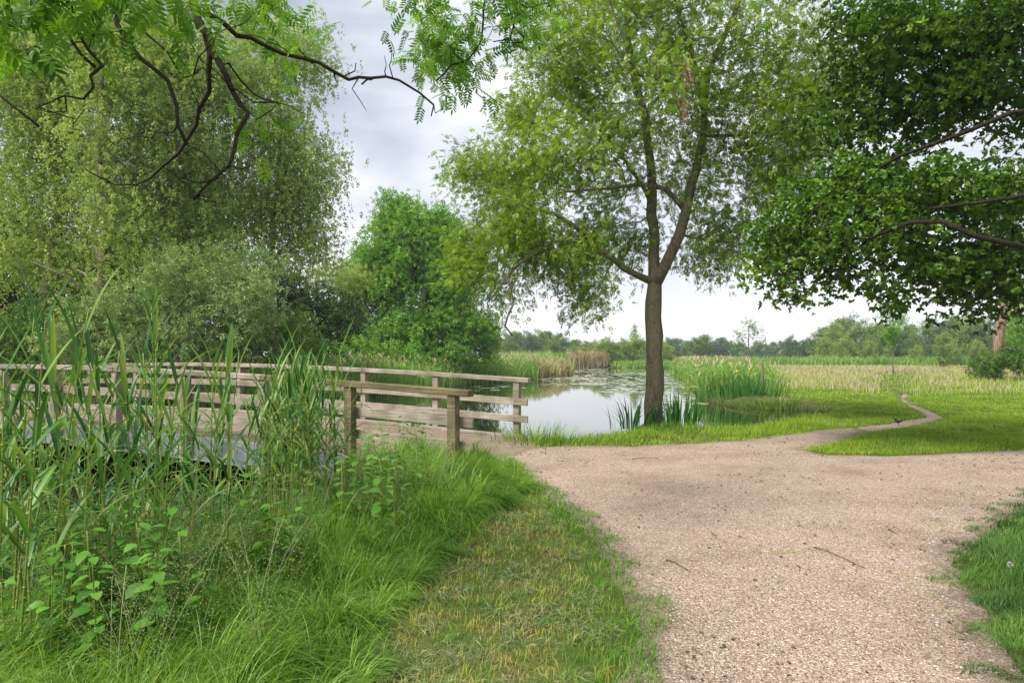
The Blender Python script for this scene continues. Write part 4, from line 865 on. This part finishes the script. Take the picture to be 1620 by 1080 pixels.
tag(g.build('verge_grass', leafmat('shaded_verge_grass', [(.025, .08, .012), (.055, .14, .018), (.10, .22, .028), (.17, .30, .045)], .3, .45, nscale=1.2, namp=.25), smooth=False), 'grass with shade painted into its green, creeping over the right edge of the path', 'grass', kind='stuff')  # greens darkened from the long grass: shade on this verge is in the colour
# sprigs growing through the gravel
g = Geo(); x, y = [], []
for (u, v, r, n) in [(950, 752, .25, 60), (985, 760, .3, 60), (1012, 770, .2, 40), (1237, 875, .08, 70), (930, 790, .2, 40), (1030, 900, .15, 60), (1020, 850, .12, 40), (1060, 1000, .1, 40), (1290, 718, .5, 160), (1270, 712, .3, 120), (1545, 790, .15, 80), (1495, 835, .1, 50), (1470, 925, .1, 30), (1460, 960, .12, 40), (1000, 730, .2, 30)]:
    gx, gy = G(u, v); x.append(gx + rn(n) * r * 1.3); y.append(gy + rn(n) * r)
x = np.concatenate(x); y = np.concatenate(y); blades(g, on_ground(x, y) + [0, 0, .01], uni(.015, .05, len(x)), .006, uni(.4, 1.2, len(x)), None, 2, uni(.3, .8, len(x)))
tag(g.build('grass_sprigs', M['lawn'], smooth=False), 'sparse sprigs of grass growing through the gravel', 'grass', kind='stuff')
g = Geo(); n = 6000; x = uni(-.4, 9, n); y = uni(2.2, 13.2, n); k = (dPath(x, y) < -.02) & ((wn(x, y, 1.2, 4) > .45) | (rng.random(n) < .12)); x, y = x[k], y[k]; n = len(x)
D = rn(n, 3); D[:, 2] *= .15; inst(g, T_simple(.3, .05, .1), np.stack([x, y, zg(x, y) + .02], 1), D, rn(n, 3) * .25 + [0, 0, 1], uni(.008, .035, n) * (1 + y / 14), uni(0, 1, n))
tag(g.build('leaf_litter', leafmat('leaf_litter', [(.05, .035, .02), (.11, .08, .045), (.10, .13, .04), (.22, .17, .10)], 0, .9), smooth=False), 'scraps of dark litter and dead leaves strewn on the gravel', 'litter', kind='stuff')
# loose stones near the viewer
g = Geo(); n = 26000; y = uni(1.8, 9, n) ; x = uni(-.2, 6, n); ok_ = (dPath(x, y) < -.06) & (uni(0, 1, n) < (3 / y)); x, y = x[ok_], y[ok_]; n = len(x)
o8 = np.array([[1, 0, 0], [-1, 0, 0], [0, 1, 0], [0, -1, 0], [0, 0, 1], [0, 0, -.6]]); f8 = np.array([[0, 2, 4], [2, 1, 4], [1, 3, 4], [3, 0, 4]])
V = o8[None] * (uni(.6, 1.4, (n, 6))[:, :, None]); sc = np.stack([uni(.004, .011, n), uni(.003, .008, n), uni(.002, .005, n)], 1); V = V * sc[:, None]
an = uni(0, 6.28, n); c, s_ = np.cos(an)[:, None], np.sin(an)[:, None]; V = np.stack([V[:, :, 0] * c - V[:, :, 1] * s_, V[:, :, 0] * s_ + V[:, :, 1] * c, V[:, :, 2]], 2) + np.stack([x, y, zg(x, y) + .013], 1)[:, None]
g.add(V.reshape(-1, 3), None, (f8[None] + (np.arange(n) * 6)[:, None, None]).reshape(-1, 3), np.repeat(uni(0, 1, n), 6))
tag(g.build('loose_gravel', M['stone'], smooth=False), 'loose pale chips lying on the gravel path', 'gravel', kind='stuff')

# ------------------------------------------------------------------ reed beds round the pond
def reed_bed(name, label, n, shore, depth, hlo, hhi, m, wfac=.0010, z0=-.35, seg=3, tops=None):
    shore = np.array(shore, float); sl_ = np.linalg.norm(np.diff(shore, axis=0), axis=1); w = sl_ / sl_.sum(); k = rng.choice(len(w), n, p=w); t = uni(0, 1, n)[:, None]
    p = shore[k] * (1 - t) + shore[k + 1] * t; dr = nrm(shore[k + 1] - shore[k]); nr = np.stack([-dr[:, 1], dr[:, 0]], 1)
    dd = uni(0, 1, n) ** 1.2 * depth; p = p + nr * dd[:, None] + rn(n, 2) * .25
    b = np.stack([p[:, 0], p[:, 1], np.maximum(zg(p[:, 0], p[:, 1]), WZ - .05)], 1)
    h = uni(hlo, hhi, n) * (1 + .15 * wn(p[:, 0], p[:, 1], 2.0))
    g = Geo(); yy = np.maximum(p[:, 1], 5)
    blades(g, b, h, np.maximum(.014, yy * wfac), uni(.05, .55, n), None, seg, np.clip(.5 + .3 * wn(p[:, 0], p[:, 1], 4, 3) + uni(-.3, .3, n), 0, 1), up=.5)
    # leaves off the stems
    m2 = n; b2 = b.copy(); b2[:, 2] += h * uni(.25, .8, n); D = rn(m2, 3) * .5; D[:, 2] += .8
    inst(g, T_simple(.06, 0, .35), b2, D, rn(m2, 3), uni(.3, .55, m2) , uni(.2, .8, m2))
    tag(g.build(name, M[m], smooth=False), label, 'reeds', kind='stuff')
    if tops:
        g2 = Geo(); s = rng.random(n) < tops; tpos = b[s].copy(); tpos[:, 2] += h[s] * .88; q = s.sum()
        D = rn(q, 3) * .35; D[:, 2] += 1; inst(g2, T_simple(.12, 0, .2), tpos, D, rn(q, 3), uni(.2, .42, q), uni(0, 1, q)); return tag(g2.build(name.replace('bed', 'plumes') if 'bed' in name else name + '_plumes', M['seed'], smooth=False), 'straw coloured plumes on top of the ' + label.split(' ', 1)[1], 'reeds', kind='stuff')
left = [(-10.6, 20.4), (-8.9, 25.4), (-7.4, 31.5), (-4.3, 41), (-.5, 50), (5.2, 68), (6.6, 76)]
reed_bed('reed_bed', 'green reeds lining the left bank of the pond', 15000, left, 5, 1.1, 1.75, 'reedbed', .0011, tops=.07)
reed_bed('bank_grass_tall', 'yellow green tall grasses filling the left bank behind the reeds', 9000, [(-14, 22), (-11.5, 32), (-8, 43), (-3.5, 54), (2, 72)], 9, .7, 1.35, 'reedbed', .0011, tops=.14)
reed_bed('dry_reed_bed', 'brown dead reeds at the tip of the left bank', 2200, [(2.4, 58.5), (5.9, 68.8)], 1.6, .9, 1.7, 'straw', .0012)
reed_bed('dry_reed_bed', 'straw coloured reeds standing on the far shore', 2600, [(9, 107.5), (15.2, 108)], 4, 1.9, 2.7, 'straw', .0011)
reed_bed('reed_bed', 'fresh green reeds far across the pond left of the straw reeds', 3000, [(4.5, 96), (8.6, 104)], 8, 1.8, 2.6, 'reedbed', .0012)
reed_bed('reed_bed', 'low green reeds under the bushes on the far shore', 3400, [(15.5, 107.6), (26, 104)], 5, .5, 1.0, 'reedbed', .0012)
reed_bed('reed_belt', 'long green belt of reeds behind the meadow', 16000, [(26, 112), (45, 100), (80, 94), (110, 90)], 9, 1.2, 1.75, 'reedbed', .0011)
right = [(26, 100), (16.9, 72), (12.9, 50), (10.4, 38), (8.3, 29.5)]
reed_bed('reed_bed', 'green reeds lining the right bank of the pond', 14000, right, 3.2, .9, 1.45, 'reedbed', .0010, tops=.05)
# reeds behind the bridge at water's edge, low plants under the bridge rails
g = Geo(); n = 9000; t = uni(0, 1, n); x = -9.6 - 2.6 * t + rn(n) * .8 ; y = 22 - 6 * t + rn(n) * .9; x -= uni(0, 3, n)
ok_ = sdist(DITCH, x, y) > -.6; x, y = x[ok_], y[ok_]; blades(g, on_ground(x, y), uni(.25, .75, len(x)), .02, uni(.2, .9, len(x)), None, 3, uni(.1, .8, len(x)))
tag(g.build('waterside_plants', M['grass'], smooth=False), 'rank green plants on the ditch bank behind the bridge', 'plants', kind='stuff')
g = Geo(); n = 16000; x = uni(-26, -10, n); y = uni(15, 34, n); ok_ = (sdist(POND, x, y) > .1) & (sdist(DITCH, x, y) > .2) & (sdist([tuple(bpt(10, -.5, 0)[:2]), tuple(bpt(10, 4.2, 0)[:2]), tuple(bpt(30, 4.2, 0)[:2]), tuple(bpt(30, -.5, 0)[:2])], x, y) > 0)
x, y = x[ok_], y[ok_]; blades(g, on_ground(x, y), uni(.25, .8, len(x)), .025, uni(.2, .9, len(x)), None, 3, uni(.2, .9, len(x)))
tag(g.build('undergrowth', M['grass'], smooth=False), 'tall grass under the birches beyond the bridge', 'grass', kind='stuff')

# ------------------------------------------------------------------ iris and rush clumps
def clump(name, label, cat, x, y, rx, ry, n, hlo, hhi, m, w=.03, bend=(.05, .45), flowers=0, z=None, seg=4, a=None):
    zb = float(zg(x, y)) if z is None else z
    t = empty(name, (x, y, zb), label, cat); g = Geo()
    q = rn(n, 2) * [rx * .5, ry * .5]; b = np.stack([x + q[:, 0], y + q[:, 1], np.full(n, zb - .03)], 1)
    ang = np.arctan2(q[:, 1], q[:, 0]) + uni(-.6, .6, n)
    blades(g, b, uni(hlo, hhi, n), w * uni(.7, 1.2, n), uni(*bend, n), ang, seg, uni(0, 1, n), up=.35)
    g.build('leaves', M[m], t, smooth=False, origin=(x, y, zb))
    for k in range(flowers):
        f = Geo(); c = np.array([x + rn() * rx * .4, y + rn() * ry * .4, zb + uni(hlo, hhi) * .9]); O = np.repeat(c[None], 6, 0); D = rn(6, 3) + [0, 0, .2]; inst(f, T_leaf2(.35), O, D, rn(6, 3) * .2 + [0, 0, 1], .07, .5)
        tube(f, [c, c - [0, 0, .3]], .004, 4); f.build('flower', M['flower'], t, origin=(x, y, zb))
    return t
px_ = lambda u, Y: (u - CX) * Y / F
clump('iris_clump', 'sword leaved iris clump spreading just left of the ash trunk', 'iris', px_(1000, 15.5), 15.5, .7, .25, 44, .55, 1.0, 'iris', .05, (.1, .8), z=-.05)
clump('iris_clump', 'dense upright iris clump just right of the ash trunk', 'iris', px_(1072, 15.7), 15.7, .62, .3, 84, .65, 1.05, 'iris', .055, (.02, .35), z=-.05)
clump('iris_clump', 'big iris clump with yellow flowers in the water right of the ash', 'iris', px_(1180, 27.2), 27.2, 1.35, .8, 280, .9, 1.6, 'iris', .05, (.05, .5), 3, z=-.38)
clump('iris_clump', 'lower flowering iris clump at the water edge between ash and big clump', 'iris', px_(1145, 28.6), 28.6, 1.1, .9, 200, .8, 1.4, 'iris', .045, (.05, .6), 3, z=-.38)
clump('rush_clump', 'rushes trailing over the muddy inlet on the right', 'rushes', px_(1238, 24.8), 24.8, 1.5, 1.1, 420, .3, .75, 'grass', .035, (.3, 1.1), z=-.3)
clump('tall_grass_tuft', 'scruffy tuft of tall grass round the last post of the far railing', 'grass', .40, 12.45, .8, .7, 420, .22, .62, 'grass', .014, (.2, 1.), seg=4)
clump('leafy_weed', 'pale leafy weed on the bank below the muddy inlet', 'plant', px_(1190, 19.1), 18.6, .5, .3, 60, .2, .5, 'nettle', .035, (.3, 1.))
# wooden stake by the reeds
g = Geo(); sx, sy = px_(1207, 27.), 27.; tube(g, [(sx, sy, -.4), (sx + .02, sy, .4), (sx, sy, 1.25)], [.035, .035, .03], 8)
tag(g.build('wooden_stake', M['twig']), 'thin dark stake sticking up at the right end of the big iris clump', 'stake')
# ------------------------------------------------------------------ lily pads
pads = []
def pad_mesh(n=9):
    a = np.linspace(.25, 2 * np.pi - .25, n); V = [(0, 0, 0)] + [(math.cos(q), math.sin(q), .02 * rn()) for q in a]
    return V, [[0, k + 1, k + 2] for k in range(n - 1)]
areas = [(600, 700, 640, 662, 60), (470, 640, 672, 690, 40), (640, 690, 663, 690, 14), (835, 935, 592, 600, 220), (855, 960, 598, 610, 120), (900, 960, 583, 589, 170), (990, 1060, 584, 593, 200), (930, 1070, 589, 608, 480), (950, 1060, 606, 622, 200), (1045, 1115, 592, 640, 240), (690, 760, 648, 668, 10), (740, 830, 606, 618, 25)]
big = Geo(); protoV = [pad_mesh() for _ in range(4)]; protoO = None; meshes = []; cnt = 0
for (u0, u1, v0, v1, n) in areas:
    for k in range(n):
        u, v = uni(u0, u1), uni(v0, v1); x, y = G(u, v, WZ)
        if sdist(POND, np.array([x]), np.array([y]))[0] > -.1: continue
        if wn(x, y, 2.5, 3) < -.5: continue
        r = uni(.11, .21) * (1 + y / 80); a = uni(0, 6.28); V, T = protoV[k % 4]; V = np.array(V) * r; c, s_ = math.cos(a), math.sin(a)
        pads.append((y, x, r, a, k % 4))
pads.sort()
for k, (y, x, r, a, q) in enumerate(pads):
    V, T = protoV[q]
    if k < 220:
        if len(meshes) <= q or meshes[q] is None:
            while len(meshes) <= q: meshes.append(None)
            gg = Geo(); gg.add(V, None, T, uni(0, 1)); o = gg.build('lily_pad', M['lily']); meshes[q] = o
        else: o = meshes[q].copy(); COL.objects.link(o)
        o.location = (x, y, WZ + .004 + .0004 * (k % 9)); o.scale = (r, r, r); o.rotation_euler = (0, 0, a); tag(o, 'pale green lily pad floating on the pond', 'lily pad', 'lily pads floating on the pond')
    else:
        c, s_ = math.cos(a), math.sin(a); W = np.array(V) * r; W = np.stack([W[:, 0] * c - W[:, 1] * s_ + x, W[:, 0] * s_ + W[:, 1] * c + y, W[:, 2] + WZ + .004 + .0004 * (k % 9)], 1); big.add(W, None, T, uni(0, 1))
tag(big.build('far_lily_pads', M['lily']), 'carpet of lily pads on the far side of the pond', 'lily pads', kind='stuff')

# ------------------------------------------------------------------ foreground reeds: every stem a plant
RL = T_leaf2(.045, 7, 0, .018, 0.)
def reed_proto(k):
    H = uni(1.35, 1.9); gs, gl_ = Geo(), Geo(); n = 9; t = np.linspace(0, 1, n); lx = uni(-.10, .10); ly = uni(-.08, .08)
    pts = np.stack([lx * t ** 2 * H, ly * t ** 2 * H, H * t], 1); tube(gs, pts, np.linspace(.0078, .0034, n), 5, uni(.2, .9))
    for q in range(1, n - 1): tube(gs, [pts[q] - [0, 0, .004], pts[q] + [0, 0, .004]], .0094, 5, 1.)
    m = int(rng.integers(8, 12)); a = uni(0, 6.28)
    for j in range(m):
        f = .30 + .68 * j / (m - 1); p = np.array([lx * f * f * H, ly * f * f * H, H * f]); a += np.pi + uni(-.5, .5)
        L_ = uni(.32, .55) * (1 - .35 * abs(f - .6)); steep = uni(1.0, 2.2) if j < m - 3 else uni(2.0, 4.5); w = uni(.012, .019)
        d = np.array([math.cos(a), math.sin(a), 0]); sx = np.array([-d[1], d[0], 0]); droop = (uni(.05, .45) if rng.random() < .6 else uni(.6, 1.0)) if j < m - 3 else uni(0, .25)
        e0 = math.atan(steep); th = e0; q = p.copy(); V = []; sg = 7
        for i in range(sg + 1):
            tt = i / sg; ww = w * (math.sin(math.pi * min(1, .12 + tt * .88)) ** .7) * (1 - tt * .3) + .0008
            up_ = -math.sin(th) * d + np.array([0, 0, math.cos(th)])
            V += [q - sx * ww + up_ * ww * .4, q, q + sx * ww + up_ * ww * .4]
            th -= droop * 2.4 / sg * (.4 + tt * 1.6); q = q + (math.cos(th) * d + np.array([0, 0, math.sin(th)])) * L_ / sg
        Q = []
        for i in range(sg): b = 3 * i; Q += [[b, b + 1, b + 4, b + 3], [b + 1, b + 2, b + 5, b + 4]]
        gl_.add(V, Q, None, uni(0, 1))
    return gs, gl_
rp_ = [reed_proto(k) for k in range(14)]; rcache = {}
def put_reed(x, y, s, group, label):
    k = int(rng.integers(0, len(rp_))); z = float(zg(x, y)) - .02
    t = empty('reed', (x, y, z), label, 'reed', group); t.rotation_euler = (uni(-.06, .06), uni(-.06, .06), uni(0, 6.28)); t.scale = (s, s, s)
    if k not in rcache: rcache[k] = (rp_[k][0].build('stem', M['reedstem'], t), rp_[k][1].build('leaves', M['reed'], t))
    else:
        for q in rcache[k]: c = q.copy(); COL.objects.link(c); c.parent = t
spots = []
for _ in range(128):            # main stand at the left: tips given by photo pixel, base by depth
    Y = uni(3.6, 8.2); u = uni(-90, 520) ; x = px_(u, Y)
    if x > -1.5 - .12 * Y: continue
    spots.append((x, Y, uni(.78, 1.08)))
for _ in range(84):             # denser clump right of it
    Y = uni(6.3, 8.6); u = rng.normal(475, 34); spots.append((px_(u, Y), Y, uni(.72, 1.0)))
for u, Y, s in [(70, 3.6, 1.05), (28, 3.5, 1.0), (118, 3.8, 1.02), (-10, 3.6, 1.02), (180, 4.2, .95), (240, 4.6, .9), (330, 5.2, .85)]: spots.append((px_(u, Y), Y, s))
for x, y, s in spots: put_reed(x, y, s, 'reeds standing in the left foreground', 'tall green reed with yellowish stem in the left foreground stand')

# ------------------------------------------------------------------ nettles
NL = T_leaf2(.34, 7, .10, .06, .35)
def nettle_proto():
    H = uni(.55, .8); gs, gl_ = Geo(), Geo(); pts = [(0, 0, 0), (.01, .01, H * .5), (uni(-.04, .04), .02, H)]; tube(gs, smooth_line(pts, .08), .0035, 5); a = uni(0, 3)
    for j in range(6):
        f = .3 + .7 * j / 5; sz = .10 * (1.15 - .55 * f) + .02; c = np.array([pts[2][0] * f * f, .02 * f, H * f]); a += np.pi / 2
        for sgn in (0, np.pi):
            b = a + sgn; D = np.array([[math.cos(b), math.sin(b), uni(-.15, .35)]]); inst(gl_, NL, c[None] + D * .02, D, np.array([[0, 0, 1.]]) + rn(1, 3) * .15, sz * uni(.85, 1.15), uni(.2, .9))
    return gs, gl_
npz = [nettle_proto() for _ in range(6)]; nc = {}
nsp = []
for (u, v, sp_, n) in [(150, 1000, 60, 12), (230, 930, 60, 12), (90, 900, 60, 6), (430, 920, 35, 6), (560, 850, 50, 10), (520, 790, 45, 8), (620, 790, 30, 9), (640, 745, 25, 7), (380, 860, 50, 6), (60, 1060, 70, 6), (250, 1040, 50, 5)]:
    for _ in range(int(n * 1.6)):
        x, y = G(u + rn() * sp_, max(735, v + rn() * 18)); nsp.append((x, y + (.15 if u > 450 else 0)))
for x, y in nsp:
    k = int(rng.integers(0, 6)); s = uni(.7, 1.05); t = empty('nettle', (x, y, float(zg(x, y)) - .02), 'nettle with toothed bright leaves growing among the long grass', 'nettle', 'nettles in the left foreground'); t.scale = (s, s, s); t.rotation_euler = (uni(-.15, .15), uni(-.15, .15), uni(0, 6.28))
    if k not in nc: nc[k] = (npz[k][0].build('stem', M['reedstem'], t), npz[k][1].build('leaves', M['nettle'], t))
    else:
        for q in nc[k]: c = q.copy(); COL.objects.link(c); c.parent = t
g = Geo(); n = 330; u_ = uni(-120, 520, n); y = uni(4.5, 9.4, n); x = px_(u_, y); ok_ = sdist(DITCH, x, y) < .1; x, y = x[ok_], y[ok_]
nn_ = 9; n = len(x) * nn_; X = np.repeat(x, nn_) + rn(n) * .03; Y = np.repeat(y, nn_) + rn(n) * .03
blades(g, on_ground(X, Y), uni(.5, 1.15, n), .011 * uni(.7, 1.3, n), uni(.3, 1.2, n), None, 6, uni(.1, .9, n), up=.6)
tag(g.build('sedge', M['reed'], smooth=False), 'thin arching sedge leaves standing in the dark ditch among the reeds', 'sedge', kind='stuff')
# feathery seed heads above the foreground grass
g = Geo(); gsd = Geo()
for (u0, u1, v0, v1, n) in [(-60, 260, 860, 1040, 70), (250, 480, 860, 1000, 60), (480, 640, 790, 900, 60), (560, 720, 760, 830, 60), (100, 420, 980, 1200, 60)]:
    for _ in range(n):
        x, y = G(uni(u0, u1), uni(v0, v1)); y += .2
        if sdist(FG, np.array([x]), np.array([y]))[0] > .5: continue
        z = float(zg(x, y)); H = uni(.45, .75); a = uni(0, 6.28); b = uni(.15, .6); tt = np.linspace(0, 1, 6)
        pts = np.stack([x + math.cos(a) * b * tt ** 2 * H, y + math.sin(a) * b * tt ** 2 * H, z + H * tt], 1); tube(g, pts, .0013, 3, uni(.3, .9), cap=False)
        m = 70; f = uni(.55, 1, m); O = np.stack([np.interp(f, tt, pts[:, i]) for i in range(3)], 1); D = rn(m, 3) * [.8, .8, .3]; D[:, 2] += .4; O = O + D * (uni(0, .09, m) * (1.2 - f) * 2)[:, None]
        inst(gsd, T_simple(.25), O, D, rn(m, 3), .010, uni(0, 1, m))
g.add(np.concatenate(gsd.V), np.concatenate(gsd.Q) , None, np.concatenate(gsd.A)) 
tag(g.build('flowering_grass', leafmat('pale_flowering_grass', [(.16, .24, .07), (.26, .32, .13), (.40, .42, .22)], .3, .7), smooth=False), 'feathery pale seed heads rising from the foreground grass', 'grass', kind='stuff')

# ------------------------------------------------------------------ small things on the path
def twig(u0, v0, u1, v1, r, label):
    a = G(u0, v0); b = G(u1, v1); p = np.array([[a[0], a[1], .022], [a[0] * .6 + b[0] * .4, a[1] * .6 + b[1] * .4 + .03, .03], [b[0], b[1], .02]]); g = Geo(); tube(g, smooth_line(p, .06), np.linspace(r, r * .5, len(smooth_line(p, .06))), 5)
    tag(g.build('twig', M['twig']), label, 'twig')
twig(1288, 869, 1368, 902, .005, 'long thin twig lying in the middle of the gravel path')
twig(1053, 889, 1092, 908, .005, 'short twig on the gravel close to the cut verge')
twig(1405, 841, 1418, 847, .006, 'tiny twig on the gravel nearer the right verge')
twig(1000, 728, 1042, 726, .006, 'small twig on the gravel below the ash tree bank')
x, y = G(1602, 940); y = 4.75; x = px_(1602, y); zb = float(zg(x, y)); dz = empty('dandelion', (x, y, zb), 'dandelion clock with white seed head in the right verge', 'dandelion')
g = Geo(); tube(g, [(x, y, zb), (x - .005, y, zb + .08), (x - .018, y, zb + .16)], .0025, 5); g.build('stem', M['reedstem'], dz, origin=(x, y, zb))
g = Geo(); n = 160; D = nrm(rn(n, 3)); inst(g, T_simple(.12), np.repeat(np.array([[x - .018, y, zb + .165]]), n, 0), D, rn(n, 3), .022, .5); g.build('seed_head', M['down'], dz, origin=(x, y, zb))
# small dark bird on the trail
bx, by = G(1421, 673); bz = float(zg(bx, by)) + .02
bird = empty('bird', (bx, by, bz), 'small dark bird standing on the pale trail', 'bird'); g = Geo()
prof = [(-.085, .125, .004), (-.06, .10, .012), (-.035, .075, .026), (0, .07, .038), (.03, .085, .036), (.05, .11, .026), (.062, .128, .024), (.078, .132, .017), (.09, .13, .006), (.108, .127, .001)]
tube(g, [(bx + .5 * 0 - p[0], by + p[0] * .4, bz + p[1]) for p in prof], [p[2] for p in prof], 10)
tube(g, [(bx + .035, by - .02, bz + .085), (bx + .075, by - .035, bz + .10), (bx + .13, by - .05, bz + .10)], [.018, .012, .004], 6)
g.build('body', M['feather'], bird, origin=(bx, by, bz))
for s_ in (-.012, .012):
    g = Geo(); tube(g, [(bx, by + s_, bz + .045), (bx + .006, by + s_, bz + .02), (bx, by + s_, bz - .004)], .0025, 5); tube(g, [(bx, by + s_, bz), (bx - .02, by + s_, bz - .002)], .002, 4); g.build('leg', M['twig'], bird, origin=(bx, by, bz))

# ------------------------------------------------------------------ the air
hz = bpy.data.meshes.new('haze'); x0, x1, y0, y1, z0, z1 = -330, 330, -62, 420, -3, 22
hz.from_pydata([(x, y, z) for z in (z0, z1) for x, y in ((x0, y0), (x1, y0), (x1, y1), (x0, y1))], [], [(3, 2, 1, 0), (4, 5, 6, 7), (0, 1, 5, 4), (1, 2, 6, 5), (2, 3, 7, 6), (3, 0, 4, 7)]); hz.update()
hm = bpy.data.materials.new('haze'); hm.use_nodes = True; hn = hm.node_tree; hn.nodes.clear(); ho = hn.nodes.new('ShaderNodeOutputMaterial'); pv = hn.nodes.new('ShaderNodeVolumePrincipled')
pv.inputs['Color'].default_value = (.95, .98, 1, 1); pv.inputs['Density'].default_value = .0005; hn.links.new(pv.outputs[0], ho.inputs['Volume']); hz.materials.append(hm)
hobj = bpy.data.objects.new('haze', hz); COL.objects.link(hobj); tag(hobj, kind='stuff')
